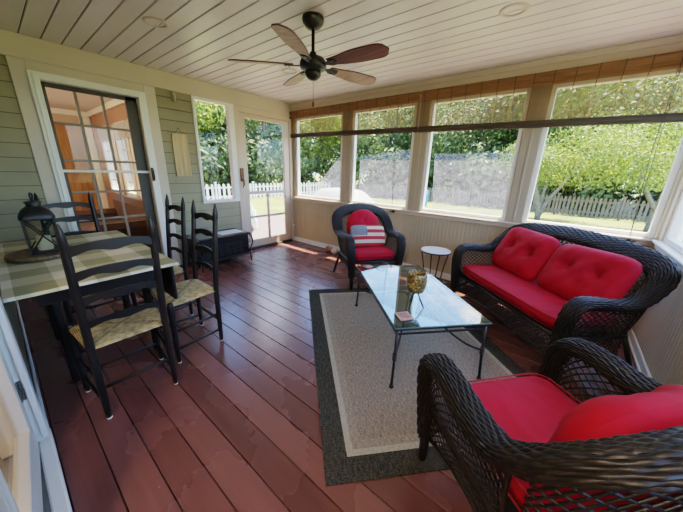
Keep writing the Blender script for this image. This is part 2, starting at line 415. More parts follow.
# ---- left wall (x = 0): sliding door, clapboard, window, screen door
wl = structure(empty('wall_left'))
def clap(mb, y0, y1, z0, z1, pitch=.130, phase=.0, sgn=1, plane=0.0, axis='x'):
    z = z0 - phase
    while z < z1-.005:
        a, b = max(z, z0), min(z+pitch, z1)
        ta = .016; tb = .016 - .012*(b-z)/pitch; ta = .016 - .012*(a-z)/pitch
        if axis == 'x': prof = [(plane, y0), (plane, y1)]
        if axis == 'x':
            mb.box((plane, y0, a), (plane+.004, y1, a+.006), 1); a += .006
            vs = [(plane,y0,a),(plane+ta,y0,a),(plane+tb,y0,b),(plane,y0,b),(plane,y1,a),(plane+ta,y1,a),(plane+tb,y1,b),(plane,y1,b)]
        else:
            mb.box((y0, plane, a), (y1, plane+.004, a+.006), 1); a += .006
            vs = [(y0,plane,a),(y0,plane+ta,a),(y0,plane+tb,b),(y0,plane,b),(y1,plane,a),(y1,plane+ta,a),(y1,plane+tb,b),(y1,plane,b)]
        mb.add(vs, [(0,1,2,3),(7,6,5,4),(0,4,5,1),(1,5,6,2),(2,6,7,3),(3,7,4,0)])
        z += pitch
sd = MB()
clap(sd, YF, -3.31, .02, 2.26, phase=.06); clap(sd, -2.16, -1.735, .02, 2.26, phase=.06); clap(sd, -1.735, -1.075, .02, .845, phase=.06)
sd.box((-.12, YF, 0), (-.0, -3.26, H)); sd.box((-.12, -2.2, 0), (0, -1.73, H)); sd.box((-.12, -1.735, 0), (0, -1.06, .86)); sd.box((-.12, -1.735, 2.26), (0, -1.06, H))
sd.build('siding', [M['siding'], M['lapshade']], wl)
hb = MB(); hb.box((-.12, YF, 2.255), (.026, 0, H), 0, .003); hb.box((.0, YF, 2.252), (.034, 0, 2.275), 0, .003)
hb.build('header_board', M['trim'], wl)
# sliding door
d1 = structure(empty('door_1', (0, -2.74, 0)))
def wb(mb, y0, y1, z0, z1, x0=0.0, x1=.03, oy=2.74, bev=.004, mi=0): mb.box((x0, y0+oy, z0), (x1, y1+oy, z1), mi, bev)
cs = MB(); wb(cs, -3.315, -3.205, 0, 2.255, 0, .024); wb(cs, -2.275, -2.155, 0, 2.255, 0, .024); wb(cs, -3.205, -2.275, 2.165, 2.255, 0, .024)
cs.build('casing', M['trim'], d1)
fr = MB(); wb(fr, -3.21, -3.135, .03, 2.17, -.08, .045); wb(fr, -2.345, -2.27, .03, 2.17, -.08, .045); wb(fr, -3.14, -2.34, 2.105, 2.17, -.08, .045); wb(fr, -3.21, -2.27, .0, .05, -.1, .05)
wb(fr, -3.185, -3.165, .05, 2.15, .045, .055, bev=.003)
fr.build('door_frame', M['white'], d1)
df = MB(); wb(df, -3.135, -3.10, .05, 2.105, -.09, -.05); wb(df, -2.455, -2.345, .05, 2.105, -.09, -.05); wb(df, -3.135, -2.345, 2.065, 2.105, -.09, -.05); wb(df, -3.135, -2.345, .05, .17, -.09, -.05)
df.build('door_stile', M['doorframe'], d1)
mu = MB()
for yy in (-2.885, -2.665): wb(mu, yy-.012, yy+.012, .17, 2.07, -.085, -.055)
for zz in (1.745, 1.385, 1.05, .74, .44): wb(mu, -3.10, -2.455, zz-.012, zz+.012, -.0845, -.0555)
mu.build('muntin_grid', M['muntin'], d1)
gp = MB(); wb(gp, -3.10, -2.455, .17, 2.065, -.072, -.068, bev=0); gp.build('pane', M['glass'], d1)
br = MB(); wb(br, -3.14, -2.34, 1.262, 1.29, -.02, -.005); br.build('screen_bar', M['white'], d1)
hd = MB(); hd.tube([(.05, .412, 1.19), (.085, .412, 1.2), (.085, .412, 1.30), (.05, .412, 1.31)], .009); hd.box((.04, .398, 1.17), (.052, .428, 1.33), 0, .004)
hd.build('handle', M['black'], d1, 'auto')
# window in left wall
w1 = structure(empty('window_1', (0, -1.43, 0)))
f = MB(); wb(f, -1.735, -1.695, .845, 2.262, -.06, .03, 1.43); wb(f, -1.225, -1.14, .845, 2.262, -.06, .03, 1.43); wb(f, -1.70, -1.22, 2.215, 2.262, -.06, .03, 1.43); wb(f, -1.70, -1.19, .845, .89, -.06, .034, 1.43)
f.build('window_frame', M['white'], w1)
g = MB(); wb(g, -1.695, -1.225, .89, 2.195, -.032, -.028, 1.43, 0); g.build('pane', M['glass'], w1)
# mullion + screen door
mp = MB(); mp.box((-.10, -1.145, 0), (.024, -1.055, 2.255), 0, .004); mp.box((-.10, -.075, 0), (.024, .0, 2.255), 0, .004); mp.box((-.10, -1.06, 2.17), (.024, -.07, 2.256), 0, .004)
mp.build('door_jamb', M['doorpaint'], wl)
d2 = structure(empty('door_2', (0, -.565, 0)))
f = MB()
for a in ((-1.052, -.95, .03, 2.165), (-.19, -.078, .03, 2.165)): wb(f, *a, -.04, .008, .565)
for a in ((-.955, -.185, 2.105, 2.165), (-.955, -.185, .94, .99), (-.955, -.185, .03, .155)): wb(f, *a, -.038, .006, .565)
wb(f, -.955, -.185, .535, .575, -.03, 0, .565); wb(f, -.59, -.55, .15, .945, -.0305, .0005, .565)
f.build('door_frame', M['doorpaint'], d2)
g = MB(); wb(g, -.955, -.185, .99, 2.11, -.018, -.014, .565, 0); wb(g, -.955, -.185, .15, .945, -.018, -.014, .565, 0); g.build('pane', M['glass'], d2)
s_ = MB(); wb(s_, -1.06, -.07, .0, .03, -.12, .05, .565, .006); s_.build('sill', M['sill'], d2)
h = MB(); wb(h, -1.11, -1.045, 1.15, 1.355, .024, .04, .565, .006); h.tube([(.04,-.52,1.20),(.07,-.52,1.19),(.075,-.52,1.10),(.05,-.515,1.06)], .008); h.tube([(.04,-.495,1.19),(.06,-.495,1.17),(.06,-.495,1.09)], .006)
h.build('handle_plate', M['bronze'], d2, 'auto')
h = MB(); h.lathe([(.012,0),(.016,.01),(.02,.022),(.016,.032),(0,.036)], 12, (.024, .525, .31), rot=Matrix.Rotation(R(90), 3, 'Y')); h.build('latch_knob', M['white'], d2, True)

# ---- window wall (y = 0)
wbk = structure(empty('wall_back'))
def beadboard(mb, x0, x1, z0, z1, axis='x', plane=0.0, sg=-1, pitch=.048):
    """tongue-and-groove panel with a rounded bead and groove at each pitch"""
    prof = []; x = x0
    while x < x1-1e-6:
        for dx, d in ((0, .0), (.002, -.007), (.006, -.007), (.009, 0.0), (.014, .003), (.018, .0), (.0195, -.005), (.022, -.005), (.0235, 0)):
            if x+dx < x1: prof.append((x+dx, d))
        x += pitch
    prof.append((x1, 0))
    vs = []
    for a, d in prof:
        for z in (z0, z1):
            vs.append((a, plane+sg*d, z) if axis == 'x' else (plane+sg*d, a, z))
    mb.add(vs, [(2*i, 2*i+2, 2*i+3, 2*i+1) for i in range(len(prof)-1)])
b = MB(); beadboard(b, 0, W, .0, .84, plane=0.0); b.box((-.12, .008, -.03), (W+.12, .12, .845)); b.build('beadboard', M['bead'], wbk)
posts = [(-.0, .10), (1.20, 1.385), (2.41, 2.59), (3.63, 3.80), (4.815, W)]
for a, c in posts:
    b = MB(); b.box((a, -.012, .86), (c, .11, 2.24), 0, .006)
    if c-a > .12: b.box(((a+c)/2-.012, -.018, .865), ((a+c)/2+.012, -.010, 2.235), 0, .003)
    b.build('post', M['white'] if a > 4.7 else M['postpaint'], wbk)
b = MB(); b.box((-.12, -.012, 2.225), (W+.1, .12, H+.01), 0, .004); b.box((0, -.03, 2.395), (W, -.01, H), 0, .006); b.build('header_board', M['trim'], wbk)
s_ = MB(); s_.box((0, -.055, .842), (W, .12, .866), 0, .006); s_.box((0, -.03, .80), (W, -.008, .842), 0, .006)
structure(s_.build('trim_1', M['trim']))
b = MB(); b.box((0, -.022, 0), (W, -.006, .085), 0, .005); b.box((0, -.034, 0), (W, -.02, .02), 0, .006); structure(b.build('baseboard_back', M['white']))
wins = [(.10, 1.20), (1.385, 2.41), (2.59, 3.63), (3.80, 4.815)]
hazes = [None, [(1.50, .91), (2.36, .91), (2.36, 1.665), (1.98, 1.635), (1.50, 1.575)], [(2.735, .91), (3.585, .91), (3.585, 1.61), (2.68, 1.61)], None]  # haze sheets cut to the shape of sunlight on the screens
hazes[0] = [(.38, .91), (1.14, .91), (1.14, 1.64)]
for i, (a, c) in enumerate(wins):
    w = structure(empty('window_%d' % (i+2), ((a+c)/2, 0, .866)))
    ox = (a+c)/2
    f = MB(); t = .042
    f.box((a-ox, .005, 0), (a-ox+t, .07, 1.36), 0, .005); f.box((c-ox-t, .005, 0), (c-ox, .07, 1.36), 0, .005)
    f.box((a-ox+t, .008, 0), (c-ox-t, .07, .04), 0, .005); f.box((a-ox+t, .008, 1.32), (c-ox-t, .07, 1.36), 0, .005)
    f.build('window_frame', M['white'], w)
    g = MB(); g.box((a-ox+t, .045, .04), (c-ox-t, .049, 1.32)); g.build('pane', M['glass'], w)
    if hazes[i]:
        g = MB(); n = len(hazes[i]); g.add([(x-ox, .075, z-.866) for x, z in hazes[i]], [tuple(range(n))]); tag(g.build('sunlit_haze', M['haze'], w), 'grey haze sheet shaped like sunlight on the screen')
# ---- right wall
wr = structure(empty('wall_right', (W, 0, 0)))
b = MB(); beadboard(b, YF, 0, 0, .84, axis='y', plane=0.0, sg=-1); b.box((.008, YF, -.03), (.12, 0, .845)); b.build('beadboard', M['beadgrey'], wr)
for a, c in ((-.085, 0), (-1.28, -1.12), (-2.5, -2.34), (YF, -3.56)):
    b = MB(); b.box((-.012, a, .86), (.11, c, 2.24), 0, .006); b.build('post', M['white'], wr)
b = MB(); b.box((-.012, YF, 2.225), (.12, 0, H), 0, .004); b.build('header_board', M['trim'], wr)
s_ = MB(); s_.box((W-.055, YF, .842), (W+.12, -.055, .866), 0, .006); s_.box((W-.03, YF, .795), (W-.008, -.055, .842), 0, .006); structure(s_.build('trim_2', M['white']))
b = MB(); b.box((W-.022, YF, 0), (W-.006, -.03, .085), 0, .005); b.box((W-.034, YF, 0), (W-.02, -.03, .02), 0, .006); structure(b.build('baseboard_right', M['white']))
for i, (a, c) in enumerate(((-1.12, -.085), (-2.34, -1.28), (-3.56, -2.5))):
    w = structure(empty('window_%d' % (i+6), (W, (a+c)/2, .866))); oy = (a+c)/2; t = .045
    f = MB(); f.box((.005, a-oy, 0), (.07, a-oy+t, 1.36), 0, .005); f.box((.005, c-oy-t, 0), (.07, c-oy, 1.36), 0, .005)
    f.box((.008, a-oy+t, 0), (.07, c-oy-t, .04), 0, .005); f.box((.008, a-oy+t, 1.32), (.07, c-oy-t, 1.36), 0, .005); f.build('window_frame', M['white'], w)
    g = MB(); g.box((.045, a-oy+t, .04), (.049, c-oy-t, 1.32)); g.build('pane', M['glass'], w)
# ---- near wall (y = YF): siding, then a doorway beside the camera
wn = structure(empty('wall_front'))
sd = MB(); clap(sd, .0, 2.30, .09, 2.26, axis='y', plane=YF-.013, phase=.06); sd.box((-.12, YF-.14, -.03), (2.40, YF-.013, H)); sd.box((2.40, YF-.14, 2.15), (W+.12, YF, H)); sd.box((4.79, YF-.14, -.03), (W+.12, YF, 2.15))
sd.build('siding', [M['siding'], M['lapshade']], wn)
b = MB(); b.box((.0, YF, 0), (2.30, YF+.012, .09), 0, .004); structure(b.build('baseboard_front', M['white']))
b = MB(); b.box((2.30, YF-.01, .10), (2.44, YF+.012, 2.2), 0, .004); b.box((2.40, YF-.14, .085), (2.425, YF-.005, 2.15), 0, .002); structure(b.build('trim_3', M['white']))
b = MB(); b.box((2.34, YF-.15, .0), (4.79, YF-.02, .06), 1, .004); b.box((2.34, YF-.03, -.0), (4.79, YF+.018, .075), 0, .006); structure(b.build('trim_4', [M['white'], M['threshold']]))
d3 = structure(empty('door_3', (2.43, YF-.028, .065), R(-3.2)))
f = MB()
f.box((0, -.045, 0), (.09, 0, 2.03), 0, .004); f.box((.70, -.045, 0), (.80, 0, 2.03), 0, .004); f.box((.09, -.045, 0), (.70, 0, .17), 0, .004); f.box((.09, -.045, 1.93), (.70, 0, 2.03), 0, .004)
for k, (q, z) in enumerate(((.004, 0), (.012, .006))): 
    i0 = .09+k*.016; f.box((i0, -.03, .17+k*.016), (i0+.018, q-.004, 1.93-k*.016), 0, .003); f.box((.70-k*.016-.018, -.03, .17+k*.016), (.70-k*.016, q-.004, 1.93-k*.016), 0, .003)
    f.box((i0, -.03, .17+k*.016), (.70-k*.016, q-.0045, .188+k*.016), 0, .003); f.box((i0, -.03, 1.93-k*.016-.018), (.70-k*.016, q-.0045, 1.93-k*.016), 0, .003)
f.build('door_panel', M['greywhite'], d3)
g = MB(); g.box((.12, -.024, .20), (.67, -.02, 1.90)); g.build('pane', M['glass'], d3)
hg = MB(); hg.box((-.006, .001, .27), (.022, .006, .37), 0, .002)
for k in range(5): hg.tube([(.0, .010, .27+k*.02+.001), (.0, .010, .27+k*.02+.019)], .006, 8)
hg.build('hinge', M['metal'], d3, 'auto')
# ---- rooms of the house beyond the two house doors (seen through glass, and behind the doorway)
HX, HY0, HY1 = -4.3, -5.6, -1.98
hr = structure(empty('wall_inside'))
b = MB(); b.box((HX-.1, HY0, -.05), (HX, HY1, 2.45)); b.build('end_wall', M['plaster'], hr)
b = MB()
for a, c in ((HX, -3.55), (-2.82, -2.50), (-1.92, -1.75), (-1.28, -.12)): b.box((a, HY1, .82), (c, HY1+.12, 2.02))
b.box((HX, HY1, -.05), (-.12, HY1+.12, .82)); b.box((HX, HY1, 2.02), (-.12, HY1+.12, 2.45)); b.build('side_wall', M['wallpaper'], hr)
b = MB(); b.box((HX, HY0-.1, -.05), (W+.2, HY0, 2.45)); b.box((W+.12, HY0, -.05), (W+.2, YF-.14, 2.45)); b.build('rear_wall', M['plaster'], hr)
b = MB(); b.box((HX-.1, HY0-.1, -.12), (-.12, HY1, -.04)); b.box((-.12, HY0-.1, -.12), (W+.2, YF-.14, -.0)); structure(b.build('floor_inside', M['darkwood']))
b = MB(); b.box((HX-.1, HY0-.1, 2.40), (-.12, HY1+.5, 2.5)); b.box((-.12, HY0-.1, 2.40), (W+.2, YF-.14, 2.5)); structure(b.build('ceiling_inside', M['inceil']))
b = MB(); b.box((HX, HY1-.05, 2.30), (-.12, HY1-.0, 2.40), 0, .01); b.box((HX, HY0, 2.30), (HX+.05, HY1, 2.40), 0, .01); structure(b.build('trim_5', M['white']))
b = MB(); b.box((HX, -2.64, 0), (HX+.03, HY1-.13, 2.10), 0, .01); b.box((HX+.03, -2.58, .15), (HX+.045, HY1-.19, .95), 0, .008); b.box((HX+.03, -2.58, 1.1), (HX+.045, HY1-.19, 2.0), 0, .008); structure(b.build('door_4', M['honey']))
b = MB(); b.box((HX+.0, HY1-.12, 0), (HX+.10, HY1-.0, 2.3), 0, .02); structure(b.build('trim_6', M['white']))
for i, (a, c) in enumerate(((-3.55, -2.82), (-2.50, -1.92), (-1.75, -1.28))):
    w = structure(empty('window_%d' % (i+9), ((a+c)/2, HY1, .82))); hw = (c-a)/2
    f = MB(); 
    for q in ((-hw-.05, -.03, 0, -hw+.04, .06, 1.2), (hw-.04, -.03, 0, hw+.05, .06, 1.2), (-hw, -.03, -.05, hw, .06, .03), (-hw, -.03, 1.15, hw, .06, 1.24), (-hw, .0, .57, hw, .05, .61)): f.box(q[:3], q[3:], 0, .005)
    for xx in (-hw/3, hw/3): f.box((xx-.011, .01, .03), (xx+.011, .04, 1.15))
    for zz in (.22, .40, .79, .97): f.box((-hw, .012, zz-.011), (hw, .038, zz+.011))
    f.build('window_frame', M['white'], w)
    g = MB(); g.box((-hw, .02, .03), (hw, .024, 1.15)); g.build('pane', M['glass'], w)
    cu = MB(); cu.grid(lambda u, v: ((u-.5)*(2*hw+.1), -.045-.012*math.sin(u*50), 1.22-v*(.26+.02*math.sin(u*25))), 40, 4); cu.build('curtain_valance', M['canvas'], w, True)
so = empty('sofa', (-1.5, -2.5, -.04), 0, 'dark brown sofa inside the house, behind the sliding door', 'sofa')
b = MB(); b.box((-.95, -.45, .12), (.95, .42, .42), 0, .05); b.build('base', M['sofa'], so, 'auto')
b = MB(); b.box((-.95, .22, .40), (.95, .46, .86), 0, .08); b.build('backrest', M['sofa'], so, 'auto')
for s in (-1, 1):
    b = MB(); b.box((s*.95, -.45, .12), (s*.74, .42, .62), 0, .07); b.build('arm', M['sofa'], so, 'auto')
for sx in (-1, 1):
    for sy in (-.4, .36):
        b = MB(); b.box((sx*.88-.03, sy-.03, 0), (sx*.88+.03, sy+.03, .13), 0, .01); b.build('leg', M['darkwood'], so)

# ================================================================== BLINDS
def blind(x0, x1, label, zb0, zb1):
    o = empty('bamboo_blind', ((x0+x1)/2, -.035, 2.2), 0, label, 'window blind', 'bamboo blinds'); hw = (x1-x0)/2
    b = MB(); b.grid(lambda u, v: ((u-.5)*2*hw, -.022 - .006*math.sin(v*9), .128-v*.122), 60, 6); b.box((-hw, -.016, .10), (hw, .016, .13), 0, .004)
    for k in range(int(2*hw/.16)+1): 
        xx = -hw+.05+k*.16
        if xx < hw: b.tube([(xx, -.031, .128), (xx, -.032, .06), (xx, -.031, .005)], .0035, 5, mi=1)
    b.build('valance', [M['valance'], M['darkbar']], o)
    s = MB(); s.grid(lambda u, v: ((u-.5)*2*hw, .0, .09-v*(.09+2.2-(zb0+(zb1-zb0)*u))), 40, 4); s.build('blind_sheet', M['blind'], o)
    r = MB(); za, zc = zb0-2.2, zb1-2.2
    r.tube([(-hw, 0, za+.012), (0, 0, (za+zc)/2+.012), (hw, 0, zc+.012)], .035, 12, up=(0,1,0), flat=.45); r.tube([(-hw, -.014, za-.014), (hw, -.014, zc-.014)], .006, 6)
    r.build('bottom_roll', M['darkbar'], o, 'auto'); return o
bl1 = blind(.02, 2.455, 'bamboo blind over the two window panes nearest the corner by the screen door', 1.925, 1.885)
bl2 = blind(2.475, 4.80, 'wide bamboo blind over the two window panes behind the red loveseat', 1.885, 1.84)
for o, x in ((bl1, 2.17), (bl2, 4.61)):
    ox = o.location.x; b = MB()
    for dx in (-.006, .006): b.tube([(x+dx*.5-ox, -.03, .0), (x+dx*2+.008-ox, -.035, -.6), (x+.04-ox, -.045, -1.335)], .0022, 5)
    b.build('pull_cord', M['black'], o)
for x, lab in ((2.21, 'small black cord cleat on the sill behind the far armchair'), (4.655, 'small black cord cleat on the sill behind the loveseat')):
    b = MB(); b.box((-.014, -.012, -.02), (.014, 0, .02), 0, .004); b.tube([(-.045, -.026, .008), (-.02, -.022, 0), (.02, -.022, 0), (.045, -.026, .008)], [.005,.009,.009,.005], 8)
    b.tube([(0, -.01, 0), (0, -.022, 0)], .008, 8)
    o = b.build('cord_cleat', M['black'], None, 'auto', (x, -.0305, .822)); tag(o, lab, 'cord cleat', 'cord cleats')

# ================================================================== CEILING FAN + RECESSED LIGHTS
fan = empty('ceiling_fan', (2.391, -1.86, H), 0, 'dark five-bladed ceiling fan with wooden blades', 'ceiling fan')
b = MB(); b.lathe([(.0,0),(.078,0),(.082,-.018),(.076,-.040),(.055,-.066),(.032,-.078),(.02,-.08),(0,-.08)], 28); b.build('canopy', M['black'], fan, True)
b = MB(); b.lathe([(.0,-.072),(.0125,-.075),(.0125,-.22),(.024,-.225),(.028,-.25),(.0,-.255)], 16); b.build('downrod', M['black'], fan, True)
b = MB(); b.lathe([(0,-.235),(.03,-.24),(.04,-.255),(.085,-.265),(.10,-.285),(.105,-.31),(.098,-.335),(.07,-.35),(0,-.355)], 32); b.build('motor_housing', M['black'], fan, True)
b = MB(); b.lathe([(0,-.345),(.06,-.35),(.062,-.375),(.05,-.395),(.03,-.41),(0,-.414)], 24)
b.build('switch_cup', M['black'], fan, True)
b = MB(); b.tube([(.0,0,-.41),(0,0,-.565)], .0016, 5); pc = b.build('pull_chain', M['black'], fan, True)
b = MB(); b.lathe([(0,-.56),(.007,-.565),(.008,-.59),(.005,-.60),(0,-.60)], 10); b.build('chain_knob', M['black'], pc, True)
for k in range(5):
    a = R((5, 75, 157, -136, -63)[k]); ca, sa = math.cos(a), math.sin(a); pitch = R(-13)
    def tr(x, y, z):
        y2, z2 = y*math.cos(pitch)-z*math.sin(pitch), y*math.sin(pitch)+z*math.cos(pitch)
        return (x*ca-y2*sa, x*sa+y2*ca, z2-.312)
    ol = []
    L0, L1 = .155, .64
    for i in range(21):
        t = i/20; x = L0+(L1-L0)*t; w = .038+.032*sstep(0,.55,t); 
        if t > .82: w *= math.sqrt(max(0, 1-((t-.82)/.18)**2))
        ol.append((x, w))
    out = ol + [(x, -w) for x, w in reversed(ol) if w > 1e-4]
    out = [q for i, q in enumerate(out) if i == 0 or (abs(q[0]-out[i-1][0])+abs(q[1]-out[i-1][1])) > 1e-5]
    b = MB(); b.prism(out, -.004, .004, 0, tr); b.m[0] = 1
    n = len(out); ed = [tr(x, y, 0) for x, y in out]; b.tube(ed, .0048, 6, True, 2)
    bd = b.build('blade', [M['bladetop'], M['bladered'] if k == 0 else M['bladelow'], M['bladetop']], fan)
    b = MB(); b.prism([(.07,.016),(.13,.012),(.17,.034),(.215,.03),(.225,.0),(.215,-.03),(.17,-.034),(.13,-.012),(.07,-.016)], -.011, -.004, 0, tr)
    for q in ((.185,.018),(.185,-.018),(.21,0)): b.lathe([(0,-.003),(.007,-.002),(.007,.003),(0,.003)], 8, tr(q[0], q[1], -.012))
    b.build('blade_bracket', M['black'], bd)
for x, y, lab in ((1.302, -2.53, 'recessed ceiling light above the dining chairs'), (3.588, -1.124, 'recessed ceiling light above the loveseat'), (1.334, -1.17, 'recessed ceiling light behind the fan, toward the screen door')):
    o = empty('recessed_light', (x, y, H), 0, lab, 'recessed light', 'recessed ceiling lights')
    b = MB(); b.lathe([(.062,.008),(.062,-.004),(.07,-.008),(.088,-.006),(.093,.0),(.093,.008)], 32); b.build('trim_ring', M['trim'], o, True)
    b = MB(); b.lathe([(0,.006),(.05,.003),(.062,.0),(.062,.008)], 32); b.build('lens', M['lamplens'], o, True)

# ================================================================== WICKER SEATING
def wicker_path(dx, n=14):
    c = [  # x, y, z, w, t, outx, outy, elev
     (.292,-.300,.150,.032,.032,1,0,0), (.302,-.312,.340,.040,.036,1,0,0), (.315,-.310,.520,.047,.036,1,0,0), (.320,-.262,.606,.050,.032,1,0,.05),
     (.328,-.150,.616,.052,.030,1,0,.1), (.338,-.010,.598,.056,.030,1,0,.12), (.346,.115,.612,.058,.030,1,.1,.2), (.350,.210,.690,.063,.030,1,.35,.35),
     (.325,.292,.785,.069,.030,.8,.6,.5), (.240,.345,.845,.073,.030,.45,.9,.6), (.125,.373,.876,.075,.030,.2,1,.6), (0,.380,.885,.075,.030,0,1,.6)]
    def sh(x): return x + dx*sstep(0, .30, x)
    half = [(sh(q[0]),)+q[1:] for q in c]
    if dx > 0: half.insert(-1, (dx*.45, .379, .884, .075, .030, .05, 1, .6))
    full = half + [(-q[0],)+q[1:5]+(-q[5],)+q[6:] for q in reversed(half[:-1])]
    return full
def frames(ctrl, n):
    s = cr(ctrl, n); out = []
    for i, q in enumerate(s):
        P = Vector(q[:3]); a = Vector(s[max(i-1,0)][:3]); b = Vector(s[min(i+1,len(s)-1)][:3]); T = (b-a).normalized()
        Wd = Vector((q[5], q[6], 0)).normalized()*math.cos(q[7]) + Vector((0,0,math.sin(q[7])))
        Wd = (Wd - T*Wd.dot(T)).normalized(); Nn = T.cross(Wd)
        out.append((P, T, Wd, Nn, q[3], q[4]))
    return out
def rim_mesh(ctrl, strands=26, step=.0085, spacing=.030, amp=.0032):
    rough = frames(ctrl, 40)
    # resample at an even arc-length step
    S = [0]
    for i in range(1, len(rough)): S.append(S[-1]+(rough[i][0]-rough[i-1][0]).length)
    tot = S[-1]; n = int(tot/step); st = []; k = 0
    for i in range(n+1):
        t = tot*i/n
        while k < len(S)-2 and S[k+1] < t: k += 1
        u = (t-S[k])/max(1e-9, S[k+1]-S[k]); A, B = rough[k], rough[k+1]
        st.append((A[0].lerp(B[0],u), A[1].lerp(B[1],u).normalized(), A[2].lerp(B[2],u).normalized(), A[3].lerp(B[3],u).normalized(), A[4]+(B[4]-A[4])*u, A[5]+(B[5]-A[5])*u, t))
    mb = MB()
    def prof(th, w, t):
        c, s = math.cos(th), math.sin(th); e = .72
        return (math.copysign(abs(c)**e, c)*w, math.copysign(abs(s)**e, s)*t)
    K = 14; vs = []
    for P, T, Wd, Nn, w, t, _ in st[::2]:
        for j in range(K):
            a, b = prof(2*PI*j/K, w-.005, t-.005); vs.append(P+Wd*a+Nn*b)
    m = len(st[::2]); fs = [(i*K+j, i*K+(j+1)%K, (i+1)*K+(j+1)%K, (i+1)*K+j) for i in range(m-1) for j in range(K)]
    fs += [tuple(range(K-1,-1,-1)), tuple((m-1)*K+j for j in range(K))]
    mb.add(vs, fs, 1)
    # even perimeter parameters
    ths = []; w0, t0 = .06, .031; dens = 720; pts = [prof(2*PI*i/dens, w0, t0) for i in range(dens+1)]
    cum = [0]
    for i in range(dens): cum.append(cum[-1]+math.hypot(pts[i+1][0]-pts[i][0], pts[i+1][1]-pts[i][1]))
    j = 0
    for q in range(strands):
        target = cum[-1]*q/strands
        while cum[j+1] < target: j += 1
        ths.append(2*PI*j/dens)
    for q, th in enumerate(ths):
        vs = []
        for P, T, Wd, Nn, w, t, s in st:
            a, b = prof(th, w, t); a2, b2 = prof(th+.02, w, t)
            tg = (Wd*(a2-a)+Nn*(b2-b)).normalized(); nr = tg.cross(T); 
            if nr.dot(Wd*a+Nn*b) < 0: nr = -nr
            per = 2*PI*math.sqrt((w*w+t*t)/2)*1.03; hb = per/strands*.50
            C = P+Wd*a+Nn*b + nr*(amp*math.cos(PI*(s/spacing)+PI*q)-.001)
            for e, hgt in ((-1, -.003), (-.62, .0026), (0, .0042), (.62, .0026), (1, -.003)): vs.append(C+tg*(hb*e)+nr*hgt)
        m = len(st); fs = [(i*5+j, i*5+j+1, (i+1)*5+j+1, (i+1)*5+j) for i in range(m-1) for j in range(4)]
        mb.add(vs, fs, 0)
    return mb
def lattice(mb, S, Wd, Hd, sp=.042, r=.0042, n=9, edge=True):
    """crossed diagonal canes over the patch S(u, v)"""
    for sg in (1, -1):
        k0 = -Hd if sg > 0 else 0; k = math.floor(k0/sp)*sp
        lo, hi = (-Hd, Wd) if sg > 0 else (0, Wd+Hd)
        k = lo + sp*.5
        while k < hi:
            # line x = k + sg*z
            za = max(0, -k) if sg > 0 else max(0, k-Wd); zb = min(Hd, Wd-k) if sg > 0 else min(Hd, k)
            if zb-za > .01:
                pts = []
                for i in range(n+1):
                    z = za+(zb-za)*i/n; x = k+sg*z; pts.append(S(min(1,max(0,x/Wd)), z/Hd))
                mb.tube(pts, r, 5, cap=False)
            k += sp
    return mb
